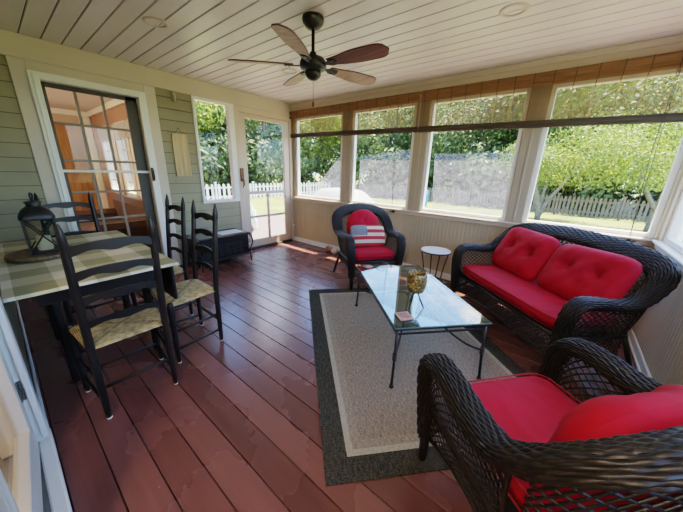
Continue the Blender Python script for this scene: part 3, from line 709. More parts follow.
def wicker_seat(name, dx, label, cat, group, pos, rz, strands):
    o = empty(name, (*pos, 0 if dx > .1 else .0065), rz, label, cat, group)
    ctrl = wicker_path(dx); nc = len(ctrl)
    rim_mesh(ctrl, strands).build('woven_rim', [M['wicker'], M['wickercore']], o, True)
    X = lambda x: x + dx*sstep(0, .30, abs(x))*(1 if x >= 0 else -1)
    up = cr([c[:3] for c in ctrl], 12)
    lowh = [(X(.285),-.285,.35), (X(.288),-.282,.35), (X(.29),-.275,.35), (X(.292),-.25,.35), (X(.298),-.15,.35), (X(.302),0,.35), (X(.302),.11,.35), (X(.30),.19,.35), (X(.27),.255,.35), (X(.2),.29,.35), (X(.1),.31,.35)]
    if dx > 0: lowh.append((dx*.45, .312, .35))
    low = lowh + [(0, .315, .35)] + [(-q[0],)+q[1:] for q in reversed(lowh)]
    lo = cr(low, 12)
    def patch(i0, i1, drop=.02):
        a, b = int(i0*12), int(i1*12)
        def S(u, v):
            t = a+(b-a)*u; k = min(int(t), len(up)-2); f = t-k
            A = Vector(up[k]).lerp(Vector(up[k+1]), f) - Vector((0,0,drop)); B = Vector(lo[k]).lerp(Vector(lo[k+1]), f)
            P = B.lerp(A, v); bow = .012*math.sin(PI*v)
            return P + Vector((math.copysign(bow, P.x) if abs(P.x) > X(.2) else 0, bow*.5 if P.y > .2 else 0, 0))
        L1 = sum((Vector(up[i+1])-Vector(up[i])).length for i in range(a, b)); L2 = sum((Vector(lo[i+1])-Vector(lo[i])).length for i in range(a, b))
        return S, (L1+L2)/2
    last = nc-1
    for i0, i1 in ((2.3, 6.6), (last-6.6, last-2.3)):
        S, wd = patch(i0, i1); b = MB(); lattice(b, S, wd, .26, .040)
        b.tube([S(1 if i0 < 5 else 0, v/6) for v in range(7)], .008, 6); b.build('side_panel', M['wicker'], o, True)
    S, wd = patch(7.2, last-7.2, .03); b = MB(); lattice(b, S, wd, .50, .045, n=14); b.build('back_panel', M['wicker'], o, True)
    # seat frame and deck
    hw = X(.29)
    fr_ = MB(); ring = [Vector((q[0], q[1], .331)) for q in lo[20:-20:3]]; fr_.tube(ring, .017, 8); fr_.tube([(-hw, -.285, .331), (0, -.30, .331), (hw, -.285, .331)], .017, 8)
    fr_.build('seat_frame', M['wicker'], o, True)
    dk = MB(); outl = [(q[0]*.97, q[1]*.97) for q in lo[20:-20:3]]
    dk.prism(outl, .325, .3485); dk.build('seat_deck', M['wickercore'], o)
    ap = MB(); 
    SF = lambda u, v: Vector((hw*(2*u-1)*.96, -.298-.012*math.sin(PI*u), .335-(1-v)*(.175-.045*math.sin(PI*u))))
    lattice(ap, SF, 2*hw, .17, .036, .0038); ap.tube([SF(i/12, 0) for i in range(13)], .010, 8)
    ap.build('front_apron', M['wicker'], o, True)
    for s in (-1, 1):
        SA = lambda u, v: Vector((s*(hw+.004), -.28+.50*u, .335-(1-v)*(.165-.06*math.sin(PI*u)))); a2 = MB(); lattice(a2, SA, .5, .16, .036, .0038); a2.tube([SA(i/8, 0) for i in range(9)], .009, 8)
        a2.build('side_apron', M['wicker'], o, True)
    for s in (-1, 1):
        l = MB(); l.tube([(s*(hw+.006), -.302, .20), (s*(hw+.002), -.302, .10), (s*(hw), -.305, .0)], [.026,.022,.018], 10); l.build('leg', M['wicker'], o, True)
        l = MB(); l.tube([(s*(hw-.01), .22, .36), (s*(hw+.03), .285, .16), (s*(hw+.06), .335, 0)], [.017,.016,.014], 10); l.build('leg', M['wicker'], o, True)
    return o
near = uv(4.86, 1.035); sofa_p = uv(3.535, 2.11)
NEAR_R = R(-129.5); FAR_R = R(54.2); SOFA_R = ANG
far = (2.275, -.765)
wicker_seat('wicker_armchair', .03, 'dark wicker armchair in the right foreground holding plain red cushions', 'armchair', 'dark wicker armchairs', near, NEAR_R, 26)
wicker_seat('wicker_armchair', 0, 'dark wicker armchair below the windows holding the flag pillow', 'armchair', 'dark wicker armchairs', far, FAR_R, 20)
wicker_seat('wicker_loveseat', .335, 'dark wicker loveseat with rolled rim and red cushions in the corner', 'loveseat', None, sofa_p, SOFA_R, 24)

# cushions
def pillow(hx, hy, hz, power=4.0, tufts=(), ex=.5, dome=0.0, n=36, seed=0, wr=.006):
    """stuffed pad: superellipse outline, bulging faces, button tufts, soft wrinkles"""
    mb = MB()
    def outline(a, b):
        # map square to superellipse
        r = max(abs(a), abs(b))
        if r < 1e-9: return 0, 0
        th = math.atan2(b, a); c, s = math.cos(th), math.sin(th)
        k = (abs(c)**power + abs(s)**power)**(-1/power)
        return r*k*c, r*k*s
    for sg in (1, -1):
        def f(u, v):
            a, b = 2*u-1, 2*v-1; a = math.sin(a*PI/2)*.6+a*.4; b = math.sin(b*PI/2)*.6+b*.4
            x, y = outline(a, b); r = max(abs(a), abs(b)); z = max(0, 1-r**2.6)**ex
            px, py = x*hx, y*hy
            if dome: py += dome*(1-x*x)*max(0, y)*.5
            h = hz*z
            for tx, ty, dp, rad in tufts: 
                d2 = ((px-tx)**2+(py-ty)**2)/rad**2; h -= dp*math.exp(-d2*2.2)*z
                ang = math.atan2(py-ty, px-tx); h -= dp*.22*math.exp(-d2*.5)*(.5+.5*math.cos(ang*5+tx*20))*z
            h += wr*noise.noise(Vector((px*7+seed*3.1, py*7, sg*2.0+seed)))*z*2 + wr*.5*noise.noise(Vector((px*18+seed, py*12, 5.0)))*z*2
            return (px, py, sg*max(h, .0))
        mb.grid(f if sg > 0 else (lambda u, v: f(v, u)), n, n)
    return mb, outline
def cushion(name, label, cat, group, hx, hy, hz, M_, pipe=True, mat='red', pipemat='reddark', **kw):
    mb, outl = pillow(hx, hy, hz, **kw)
    o = mb.build(name, M[mat], None, True)
    o.matrix_world = M_
    o.location = M_.to_translation(); tag(o, label, cat, group)
    if pipe:
        p_ = MB(); dome = kw.get('dome', 0); pts = []
        for i in range(72):
            th = 2*PI*i/72; c, s = math.cos(th), math.sin(th); r = 1/max(abs(c), abs(s)); x, y = outl(c*r/max(1e-9, 1), s*r) if False else outl(c/max(abs(c),abs(s)), s/max(abs(c),abs(s)))
            px, py = x*hx, y*hy
            if dome: py += dome*(1-x*x)*max(0, y)*.5
            pts.append((px, py, 0))
        p_.tube(pts, .0035, 6, True); p_.build('piping', M[pipemat], o, True)
    return o
def place(pos, rz, lx, ly, lz, tilt=0, roll=0, yaw=0):
    base = Matrix.Translation((pos[0], pos[1], 0)) @ Matrix.Rotation(rz, 4, 'Z')
    return base @ Matrix.Translation((lx, ly, lz)) @ Matrix.Rotation(yaw, 4, 'Z') @ Matrix.Rotation(tilt, 4, 'X') @ Matrix.Rotation(roll, 4, 'Z')
SC = 'red seat cushions'; BC = 'red back cushions'
def seat_cush(pos, rz, hx, label, seed, ly=-.03, hy=.275):
    """box cushion with rounded edges"""
    mb, outl = pillow(hx, hy, .055, power=9, ex=.22, n=44, seed=seed, wr=.004)
    o = mb.build('seat_cushion', M['red'], None, True); o.matrix_world = place(pos, rz, 0, ly, .408); tag(o, label, 'cushion', SC)
    for zz in (.038, -.038):
        p_ = MB(); pts = []
        for i in range(96):
            th = 2*PI*i/96; c, s = math.cos(th), math.sin(th); q = max(abs(c), abs(s)); x, y = outl(c/q, s/q); pts.append((x*hx*.992, y*hy*.992, zz))
        p_.tube(pts, .004, 6, True); p_.build('piping', M['reddark'], o, True)
seat_cush(near, NEAR_R, .265, 'flat red seat cushion of the wicker armchair in the right foreground', 1)
seat_cush(far, FAR_R, .262, 'red seat cushion under the flag pillow', 2)
seat_cush(sofa_p, SOFA_R, .60, 'long red seat cushion spanning the wicker loveseat', 3)
cushion('back_cushion', 'puffy red back cushion of the wicker armchair in the right foreground', 'cushion', BC, .265, .205, .085, place(near, NEAR_R, 0, .19, .648, R(75)), power=3.2, seed=4, pipe=False, tufts=((-.0,.02,.03,.07),), wr=.012)
cushion('back_cushion', 'round-topped red back cushion behind the flag pillow', 'cushion', BC, .225, .19, .075, place(far, FAR_R, 0, .18, .655, R(72)), power=2.6, seed=5, dome=.10, tufts=((0,.09,.02,.05),), wr=.008)
tf = ((-.11,.02,.05,.07), (.12,.02,.05,.07))
cushion('back_cushion', 'tufted red back cushion on the left half of the loveseat', 'cushion', BC,  .305, .225, .090, place(sofa_p, SOFA_R, -.308, .150, .658, R(64), R(-2)), power=5.5, seed=6, tufts=tf, wr=.009)
cushion('back_cushion', 'tufted red back cushion on the right half of the loveseat', 'cushion', BC, .305, .218, .090, place(sofa_p, SOFA_R, .295, .150, .655, R(62), R(2)), power=5.5, seed=7, tufts=tf, wr=.009)
cushion('throw_pillow', 'oblong throw pillow with faded stars and stripes on the far armchair', 'pillow', None, .232, .14, .05, place(far, FAR_R, .0, .003, .586, R(66), R(-1)), power=6, seed=8, mat='flag', pipemat='reddark', pipe=False, wr=.004)

# ================================================================== RUG, COFFEE TABLE, SIDE TABLE
rug = MB(); rug.box((-1.075, -.76, .0), (1.075, .76, .006), 0, .002)
o = rug.build('area_rug', M['rug'], None, False, (*uv(3.563, .972), .0)); o.rotation_euler.z = ANG; tag(o, 'woven beige rug with dark grey border under the coffee table', 'rug')
RZ = .006
ct = empty('coffee_table', (*uv(3.52, 1.015), RZ), ANG, 'glass-topped coffee table with a slim black iron frame', 'coffee table')
hx, hy = .578, .325
g = MB(); g.box((-hx, -hy, .435), (hx, hy, .445)); g.build('glass_top', M['tableglass'], ct)
g = MB(); g.tube([(-hx,-hy,.44),(hx,-hy,.44),(hx,hy,.44),(-hx,hy,.44)], .0052, 4, True); g.build('glass_edge', M['glassedge'], ct)
b = MB()
for z in (.428, .388):
    q = .57 if z > .4 else .555; q2 = hy-.008 if z > .4 else hy-.02
    for a, c in (((-q,-q2,z),(q,-q2,z)), ((q,-q2,z),(q,q2,z)), ((q,q2,z),(-q,q2,z)), ((-q,q2,z),(-q,-q2,z))): b.tube([a, c], .0075, 6)
b.build('table_frame', M['black'], ct)
for sx in (-1, 1):
    for sy in (-1, 1):
        b = MB(); X0, Y0 = sx*.555, sy*(hy-.02)
        b.tube([(X0, Y0, .43), (X0+sx*.008, Y0+sy*.004, .2), (X0+sx*.022, Y0+sy*.012, .012)], [.0095,.0085,.0095], 8)
        for zz in (.225, .245, .205): b.lathe([(0,-.011),(.012,-.008),(.0165,0),(.012,.008),(0,.011)], 10, (X0+sx*.007, Y0+sy*.004, zz), )
        b.lathe([(0,0),(.014,.0),(.017,.008),(.012,.02),(0,.026)], 12, (X0+sx*.022, Y0+sy*.012, 0))
        b.build('leg', M['black'], ct, True)
    b = MB()
for sx in (-1, 1):
    for sy in (-1, 1):
        X0, Y0 = sx*.56, sy*(hy-.018); b = MB()
        b.tube(cr([(X0, Y0, .225), (X0*.80, Y0*.80, .215), (X0*.5, Y0*.5, .265), (X0*.2, Y0*.2, .365), (0, 0, .40)], 6), .008, 6); b.build('curved_brace', M['black'], ct, True)
b = MB(); b.lathe([(0,.382),(.03,.388),(.03,.40),(0,.41)], 16); b.build('brace_boss', M['black'], ct, True)
TZ = RZ+.4452
ch = empty('candle_holder', (3.45, -1.915, TZ), .4, 'amber mosaic glass candle holder on a thin black tripod', 'candle holder')
b = MB(); b.lathe([(0,.128),(.05,.130),(.060,.138),(.067,.165),(.068,.20),(.066,.235),(.061,.258),(.058,.260),(.055,.256),(.060,.20),(.055,.145),(0,.140)], 28); b.build('glass_cup', M['mosaic'], ch, True)
b = MB()
for k in range(3):
    a = 2*PI*k/3; b.tube([(.01*math.cos(a), .01*math.sin(a), .13), (.03*math.cos(a), .03*math.sin(a), .08), (.065*math.cos(a), .065*math.sin(a), .004)], .005, 6)
b.tube([(.05*math.cos(2*PI*i/20), .05*math.sin(2*PI*i/20), .129) for i in range(20)], .004, 5, True); b.build('tripod', M['black'], ch, True)
c_ = MB(); c_.lathe([(0,.0),(.045,.0),(.045,.03),(0,.032)], 20); tag(c_.build('candle', M['sofa'], None, True, (3.45, -1.915, TZ+.1465)), 'dark candle inside the amber mosaic holder', 'candle')
def coaster(x, y, rz, label, mat, n, size=.05):
    o = empty('coaster', (x, y, TZ), rz, label, 'coaster', 'coasters on the coffee table')
    b = MB(); b.box((-size, -size, 0), (size, size, .006), 0, .002); b.build('base', M['sill'], o)
    b = MB(); b.box((-size+.002, -size+.002, .006), (size-.002, size-.002, .006+n), 0, .002); b.box((-size+.014, -size+.014, .006+n), (size-.014, size-.014, .0075+n), 1, .0006); b.build('tile', [M[mat], M['pink']], o)
coaster(3.467, -2.10, ANG+.12, 'square tan coaster beside the candle holder', 'tan', .010)
coaster(2.735, -1.435, ANG+.5, 'small rosy brown coaster at the table end by the far armchair', 'pink', .006, .042)
st = empty('side_table', (3.085, -.565, .0065), .3, 'small round side table with a pale top beside the loveseat', 'side table')
b = MB(); b.lathe([(0,.500),(.165,.502),(.165,.516),(.16,.520),(0,.520)], 36); b.build('tabletop', M['sidetop'], st, 'auto')
b = MB(); b.tube([(.168*math.cos(2*PI*i/36), .168*math.sin(2*PI*i/36), .508) for i in range(36)], .008, 6, True); b.build('iron_rim', M['black'], st, True); b = MB(); b.tube([(.10*math.cos(2*PI*i/24), .10*math.sin(2*PI*i/24), .16) for i in range(24)], .005, 6, True); b.build('iron_hoop', M['black'], st, True)
for k in range(4):
    a = PI/2*k+.35; b = MB(); b.tube(cr([(r*math.cos(a), r*math.sin(a), z) for r, z in ((.158,.50),(.14,.42),(.115,.30),(.10,.16),(.115,.06),(.145,0))], 5), .0065, 6); b.build('leg', M['black'], st, True)
# stones by the baseboard
def stone(label, mat, loc, sc, seed):
    b = MB(); n, m = 14, 10
    def f(u, v):
        th, ph = 2*PI*u, PI*v; d = Vector((math.cos(th)*math.sin(ph), math.sin(th)*math.sin(ph), math.cos(ph)))
        k = 1+.22*noise.noise(d*1.7+Vector((seed, 0, 0))); z = d.z*k*sc[2]; return (d.x*k*sc[0], d.y*k*sc[1], max(z, -sc[2]*.75)+sc[2]*.75)
    b.grid(f, n, m); tag(b.build('stone', M[mat], None, True, loc), label, 'stone', 'stones by the baseboard')
stone('reddish stone on the floor against the baseboard', 'stone', (1.09, -.16, 0), (.075,.06,.06), 1)
stone('pale stone on the floor between the reddish and the dark one', 'pale', (1.225, -.17, 0), (.06,.055,.06), 2)
stone('dark stone on the floor nearest the far armchair', 'darkwood', (1.37, -.16, 0), (.07,.055,.05), 3)

# ================================================================== DINING CORNER
TX0, TX1, TY0, TY1 = .875, 2.215, -3.708, -2.985
dt = empty('dining_table', ((TX0+TX1)/2, (TY0+TY1)/2, 0), 0, 'dark drop-leaf dining table under the plaid cloth', 'table')
hx, hy = (TX1-TX0)/2, (TY1-TY0)/2
b = MB(); b.box((-hx, -hy, .728), (hx, hy, .752), 0, .004); b.build('tabletop', M['blackwood'], dt)
b = MB(); b.box((-hx+.12, -hy+.10, .635), (hx-.10, hy-.06, .728), 0, .003); b.build('apron', M['blackwood'], dt)
b = MB(); b.box((-hx+.03, hy-.022, .49), (hx-.004, hy-.002, .745), 0, .006); b.build('drop_leaf', M['blackwood'], dt)
for sx in (-1, 1):
    for sy in (-1, 1):
        b = MB(); b.lathe([(.0,0),(.018,0),(.022,.03),(.019,.25),(.026,.45),(.022,.5),(.03,.54),(.03,.63),(0,.63)], 12, (sx*(hx-.32), sy*(hy-.13)+.03, 0)); b.build('leg', M['blackwood'], dt, True)
tc = MB(); q = .018
def clothf(u, v):
    x = TX0-q+(TX1-TX0+2*q)*u; y = TY0-.005+(TY1-TY0+q+.005)*v
    return (x, y, .7568+.0012*noise.noise(Vector((x*6, y*6, 0))))
tc.grid(clothf, 60, 34)
edge = []
for i in range(61): edge.append((i/60, 0))
for j in range(1, 35): edge.append((1, j/34))
for i in range(59, -1, -1): edge.append((i/60, 1))
for j in range(33, 0, -1): edge.append((0, j/34))
vs = []; 
for k, (u, v) in enumerate(edge):
    x, y, z = clothf(u, v); cx, cy = (TX0+TX1)/2, (TY0+TY1)/2
    drop = .030 + .008*math.sin(k*.5)
    if v == 0: drop = .03
    if u == 1: drop = .016
    if v == 1: drop = .022
    ox = .005 if u == 1 else (-.005 if u == 0 else 0); oy = .005 if v == 1 else 0
    vs += [(x, y, z), (x+ox, y+oy, z-.006), (x+ox*1.3, y+oy*1.3, z-drop)]
n = len(edge); tc.add(vs, [(3*k+r, 3*((k+1) % n)+r, 3*((k+1) % n)+r+1, 3*k+r+1) for k in range(n) for r in (0, 1)])
tag(tc.build('tablecloth', M['plaid'], None, True), 'green and cream plaid tablecloth on the dining table', 'tablecloth')
TT = .7585
tv = MB(); tv.lathe([(0,.002),(.155,.002),(.168,.008),(.172,.02),(.168,.03),(.158,.031),(.155,.027),(0,.026)], 48)
tag(tv.build('round_board', M['trivet'], None, 'auto', (1.485, -3.51, TT)), 'round wooden serving board under the black lantern', 'serving board')
LZ = TT+.0285
la = empty('lantern', (1.485, -3.49, LZ), R(0), 'black metal lantern with crossed bars holding a candle', 'lantern')
la.rotation_euler.z = math.atan2(-3.63+3.51, 4.15-1.478) + R(90)
s = .070
b = MB(); b.box((-s-.008, -s-.008, 0), (s+.008, s+.008, .014), 0, .003); b.build('base', M['black'], la)
b = MB(); zt = .228
for sx in (-1, 1):
    for sy in (-1, 1): b.box((sx*s-.006, sy*s-.006, .012), (sx*s+.006, sy*s+.006, zt), 0, .001)
for ax in (0, 1):
    for sg in (-1, 1):
        for d in (-1, 1):
            P0 = (d*-s, sg*s, .014) if ax == 0 else (sg*s, d*-s, .014); P1 = (d*s, sg*s, zt-.01) if ax == 0 else (sg*s, d*s, zt-.01); b.tube([P0, P1], .0045, 5)
        q = ((-s, sg*s, zt-.004), (s, sg*s, zt-.004)) if ax == 0 else ((sg*s, -s, zt-.004), (sg*s, s, zt-.004)); b.tube(q, .006, 6)
b.build('cage', M['black'], la)
b = MB(); k4 = []
for r, z in ((s+.012, zt-.006), (s+.014, zt+.008), (s+.006, zt+.030), (s-.008, zt+.052), (s-.030, zt+.070), (.032, zt+.075), (.032, zt+.092), (.038, zt+.095), (.038, zt+.103), (0, zt+.105)): k4.append((r*1.19, z))
n_ = 24
vs = []
for r, z in k4:
    for j in range(n_):
        th = 2*PI*(j+.5)/n_; c, s2 = math.cos(th), math.sin(th); pw = 7 if r > .05 else 2.2; kk = (abs(c)**pw+abs(s2)**pw)**(-1/pw); sc = .84 if r > .05 else .9
        vs.append((r*c*kk*sc, r*s2*kk*sc, z))
b.add(vs, [(i*n_+j, i*n_+(j+1)%n_, (i+1)*n_+(j+1)%n_, (i+1)*n_+j) for i in range(len(k4)-1) for j in range(n_)]); b.build('roof_cap', M['black'], la, 'auto')
b = MB(); b.tube([(0,0,zt+.10),(0,0,zt+.125)], .008, 8); b.tube([(.006*math.cos(2*PI*i/16), .014*math.cos(2*PI*i/16), zt+.138+.018*math.sin(2*PI*i/16)) for i in range(16)], .0045, 6, True); b.build('hanging_ring', M['black'], la, True)
b = MB()
for sg in (-1, 1): b.box((-s+.006, sg*(s-.006), .014), (s-.006, sg*(s-.008), zt-.008)); b.box((sg*(s-.006), -s+.008, .014), (sg*(s-.008), s-.008, zt-.008))
b.build('glass_panes', M['lampglass'], la)
c_ = MB(); c_.lathe([(0,0),(.037,0),(.037,.085),(.034,.09),(.02,.086),(0,.085)], 24); c_.tube([(0,0,.085),(.001,0,.1)], .0015, 5)
tag(c_.build('candle', M['candle'], None, 'auto', (1.485, -3.49, LZ+.0145)), 'ivory pillar candle inside the black lantern', 'candle')

def ladder_chair(label, x, y, rz):
    o = empty('ladder_back_chair', (x, y, 0), rz, label, 'chair', 'black ladder-back dining chairs')
    rx, ry, fx, fy = .1725, .168, .205, -.168
    rake = lambda z: .045*sstep(.40, 1.3, z)*1.6
    for s in (-1, 1):
        b = MB(); n = 10
        pr = [(0,.0),(.012,.004),(.0155,.05),(.0185,.25),(.0195,.46),(.0185,.8),(.0175,.97),(.0150,.985),(.0185,1.0),(.0175,1.04),(.010,1.085),(.003,1.11),(0,1.11)]
        b.lathe(pr, 12, (s*rx, ry, 0)); b.v = [(vx, vy+rake(vz), vz) for vx, vy, vz in b.v]; po = b.build('rear_post', M['blackwood'], o, True)
        b = MB(); b.lathe([(0,.0),(.012,.004),(.0155,.05),(.0195,.25),(.0205,.43),(.019,.468),(.012,.476),(0,.478)], 12, (s*fx, fy, 0)); le = b.build('front_leg', M['blackwood'], o, True)
        for q, w in (((s*rx, ry), po), ((s*fx, fy), le)):
            b = MB(); b.lathe([(0,0),(.011,.0),(.0135,.003),(.013,.009),(0,.010)], 10, (*q, -.0005)); tag(b.build('foot_glide', M['glide'], w, True), 'white foot glide')
    for zc, hh in ((.595,.030),(.725,.032),(.86,.034),(.985,.036)):
        b = MB(); nn = 20; vs = []
        for i in range(nn+1):
            t = 2*i/nn-1; xx = t*(rx-.004); yy = ry+.004+.020*(1-t*t)+rake(zc)
            top = zc+hh*(.35+.65*(1-t*t)**.8); bot = zc-hh*(.62+.22*math.cos(t*PI*2.0))+.012*(1-t*t)
            for dy in (-.005, .005): vs += [(xx, yy+dy, bot), (xx, yy+dy, top)]
        fs = []
        for i in range(nn):
            a, c = 4*i, 4*(i+1); fs += [(a, c, c+1, a+1), (c+2, a+2, a+3, c+3), (a+1, c+1, c+3, a+3), (a+2, c+2, c, a)]
        fs += [(0,1,3,2), (4*nn+2, 4*nn+3, 4*nn+1, 4*nn)]; b.add(vs, fs); b.build('back_slat', M['blackwood'], o, 'auto')
    b = MB()
    def seatf(sg):
        def f(u, v):
            w = rx+(fx-rx)*(1-v); a = (2*u-1); X_ = a*(w+.012); Y_ = fy-.016+(ry-fy+.028)*v; e = max(abs(a), abs(2*v-1))
            edge_ = max(0, 1-e**6)**.5; d = abs(abs(a)-abs(2*v-1))
            return (X_, Y_, .447+sg*(.015*edge_) + (.004*(1-e) - (.003 if d < .06 else 0))*(1 if sg > 0 else -1)*edge_)
        return f
    b.grid(seatf(1), 30, 30); b.grid(lambda u, v: seatf(-1)(v, u), 16, 16); b.build('rush_seat', M['rush'], o, True)
    b = MB()
    for z in (.14, .28): b.tube([(-fx, fy, z), (fx, fy, z)], .009, 8); b.tube([(-fx, fy, z-.03), (-rx, ry, z-.03)], .009, 8); b.tube([(fx, fy, z-.03), (rx, ry, z-.03)], .009, 8)
    b.tube([(-rx, ry, .20), (rx, ry, .20)], .009, 8); b.build('stretcher_rungs', M['blackwood'], o, True)
    return o
chA = ladder_chair('black ladder-back chair nearest the camera, its back to the viewer at the table end', 2.235, -3.318, R(-90))
for lab, x, y, rz in (('black ladder-back chair closest to the open floor, beside the table corner', 2.00, -2.875, 0), ('black ladder-back chair along the table side, partly behind another one', 1.40, -2.85, 0), ('black ladder-back chair at the far table end before the sliding door', .885, -3.245, R(90))):
    c = copy_tree(chA); c.location = (x, y, 0); c.rotation_euler = (0,0,rz); c['label'] = lab

# bench chest
bx, by = .32, -1.71
sb = empty('storage_bench', (bx, by, 0), 0, 'low black chest with glossy top and scrolled iron sides below the window', 'bench')
hx, hy = .235, .385
b = MB(); b.box((-hx, -hy, .415), (hx, hy, .44), 0, .006); b.box((-hx+.02, -hy+.02, .44), (hx-.02, hy-.02, .446), 0, .002); b.build('top', M['glossblack'], sb)
b = MB(); b.box((-hx+.03, -hy+.03, .13), (hx-.035, hy-.03, .415), 0, .004); b.build('case', M['blackwood'], sb)
b = MB(); b.box((-hx+.01, -hy+.01, .115), (hx-.01, hy-.01, .135), 0, .003); b.build('bottom_rail', M['black'], sb)
b = MB(); b.box((-.10, -.02, .446), (.14, .33, .4485), 0, .001); tag(b.build('highlight_panel', M['whitefence'], sb), 'pale panel standing in for a highlight on the top')  # thin pale panel imitating a bright reflection on the lid
for sx in (-1, 1):
    for sy in (-1, 1):
        b = MB(); X0, Y0 = sx*(hx-.02), sy*(hy-.02)
        b.tube(cr([(X0, Y0, .415), (X0+sx*.012, Y0+sy*.035, .36), (X0+sx*.012, Y0+sy*.038, .28), (X0, Y0, .18), (X0, Y0, .12), (X0+sx*.008, Y0+sy*.008, 0)], 5), .010, 8); b.build('leg', M['black'], sb, True)
def scroll(c, r, turns, flip, f3):
    pts = []
    for i in range(26):
        t = i/25; a = t*turns*2*PI; rr = r*(1-.8*t); pts.append(f3(c[0]+flip*rr*math.cos(a), c[1]+rr*math.sin(a)))
    return pts
b = MB()
for k in range(6):
    yy = -hy+.08+k*.1
    f3 = lambda p, z: (hx-.008, p, z)
    b.tube(scroll((yy, .30), .048, 1.3, 1 if k % 2 else -1, f3), .0045, 5); b.tube(scroll((yy+.02, .20), .036, 1.2, -1 if k % 2 else 1, f3), .0045, 5)
b.tube([(hx-.008, -hy+.02, .25), (hx-.008, hy-.02, .25)], .004, 5); b.build('scrollwork', M['iron'], sb, True)
b = MB()
for k in range(4):
    xx = -hx+.07+k*.11; f3 = lambda p, z: (p, hy-.012, z)
    b.tube(scroll((xx, .29), .045, 1.3, 1 if k % 2 else -1, f3), .0045, 5); b.tube(scroll((xx, .19), .034, 1.2, -1 if k % 2 else 1, f3), .0045, 5)
b.build('scrollwork', M['iron'], sb, True)

# wall plaque and hook
pq = empty('wooden_plaque', (.019, -1.948, 1.23), 0, 'pale wooden board hanging by a cord on the green siding', 'wall board')
b = MB(); 
ol = [(-.095,0),(.095,0),(.095,.50),(.085,.525),(.06,.53),(-.06,.53),(-.085,.525),(-.095,.50)]
b.prism(ol, 0, .018, 0, lambda x, y, z: (z, x, y)); b.build('board', M['board'], pq)
b = MB(); b.tube([(.01,-.055,.525),(.004,0,.60),(.01,.055,.525)], .0025, 5); b.lathe([(0,0),(.006,0),(.006,.012),(0,.012)], 8, (0,0,.598), rot=Matrix.Rotation(R(90),3,'Y')); b.build('hanging_cord', M['bronze'], pq)
hk = empty('wall_clip', (.018, -1.955, 2.135), 0, 'small painted light clip high on the green siding', 'wall clip')
b = MB(); b.box((0,-.028,0),(.02,.028,.115),0,.006); b.build('clip_base', M['siding'], hk)
b = MB(); b.tube(cr([(.02,-.0,.095),(.04,0,.06),(.045,0,.02),(.03,0,-.005)], 5), .012, 8); b.build('clip_tongue', M['trim'], hk, True)

# ================================================================== OUTDOORS
GZ = -.5
gr = MB(); gr.box((-70, -40, GZ-.2), (70, 80, GZ)); structure(gr.build('ground', M['grass']))
pt = MB(); pt.box((-5.2, -1.9, GZ-.1), (-.13, 3.6, GZ+.02), 0, .01); pt.box((-.13, .13, GZ-.1), (8.5, 3.6, GZ+.02), 0, .01); pt.box((W+.13, -7, GZ-.1), (9.5, .13, GZ+.02), 0, .01); structure(pt.build('patio', M['patio']))  # slabs past the windows and right wall added to bounce sunlight indoors
stp = MB(); stp.box((-1.3, -1.5, GZ), (-.13, .5, -.17), 0, .02); structure(stp.build('doorstep', M['patio']))
def fence(name, A, B, hgt, mat, label, bays, pick=.10, wid=.062, rail=.05, mid=0):
    A, B = Vector((*A, GZ)), Vector((*B, GZ)); d = (B-A); ln = d.length; d.normalize(); rz = math.atan2(d.y, d.x)
    o = empty(name, A, rz, label, 'fence'); bl = ln/bays
    for k in range(bays+1):
        b = MB(); x = k*bl; b.box((x-.05, -.05, 0), (x+.05, .05, hgt+.08), 0, .008); b.prism([(x-.06,-.06),(x+.06,-.06),(x+.06,.06),(x-.06,.06)], hgt+.08, hgt+.11); b.build('fence_post', mat, o)
    for k in range(bays):
        b = MB(); x0, x1 = k*bl+.05, (k+1)*bl-.05
        for z in (.2, hgt-.25): b.box((x0, .0, z), (x1, .035, z+.08))
        n = int((x1-x0)/pick)
        for i in range(n):
            x = x0+(i+.5)*(x1-x0)/n; w = wid/2
            b.prism([(x-w, .05), (x+w, .05), (x+w, hgt-.06), (x, hgt), (x-w, hgt-.06)], -.02, 0, 0, lambda a, c, e: (a, e, c))
        b.build('picket_panel', mat, o)
fence('picket_fence', (-11, 14.0), (16, 15.2), .98, M['oldfence'], 'weathered picket fence across the lawn behind the windows', 11, .16, .10)
fence('picket_fence', (-11.2, -3), (-11.2, 13.8), .95, M['whitefence'], 'white picket fence beyond the patio, seen through the screen door', 7, .27, .135)
# foliage
def crown_mesh(name, rx, ry, rz, n, size, seed, lobes=9):
    rnd = random.Random(seed); mb = MB(); L_ = []
    for k in range(lobes):
        th = rnd.uniform(0, 2*PI); z = rnd.uniform(-.65, .8); q = math.sqrt(max(0, 1-z*z))*.62
        L_.append((Vector((math.cos(th)*q, math.sin(th)*q, z*.68)), rnd.uniform(.34, .55)))
    for i in range(n):
        c, r = L_[i % lobes]
        d = Vector((rnd.gauss(0,1), rnd.gauss(0,1), rnd.gauss(0,1))).normalized()
        p_ = c + d*r*(rnd.random()**.35); p_ = Vector((p_.x*rx, p_.y*ry, p_.z*rz))
        s_ = size*rnd.uniform(.6, 1.3); a = (d+Vector((rnd.uniform(-1,1), rnd.uniform(-1,1), rnd.uniform(-.4,1)))).normalized(); t = a.orthogonal().normalized(); t.rotate(Matrix.Rotation(rnd.uniform(0, 6.28), 3, a)); u = a.cross(t)
        mb.add([p_-t*s_, p_-u*s_*.45, p_+t*s_, p_+u*s_*.45], [(0,1,2,3)])
    me = bpy.data.meshes.new(name); me.from_pydata(mb.v, [], mb.f); me.update(); return me
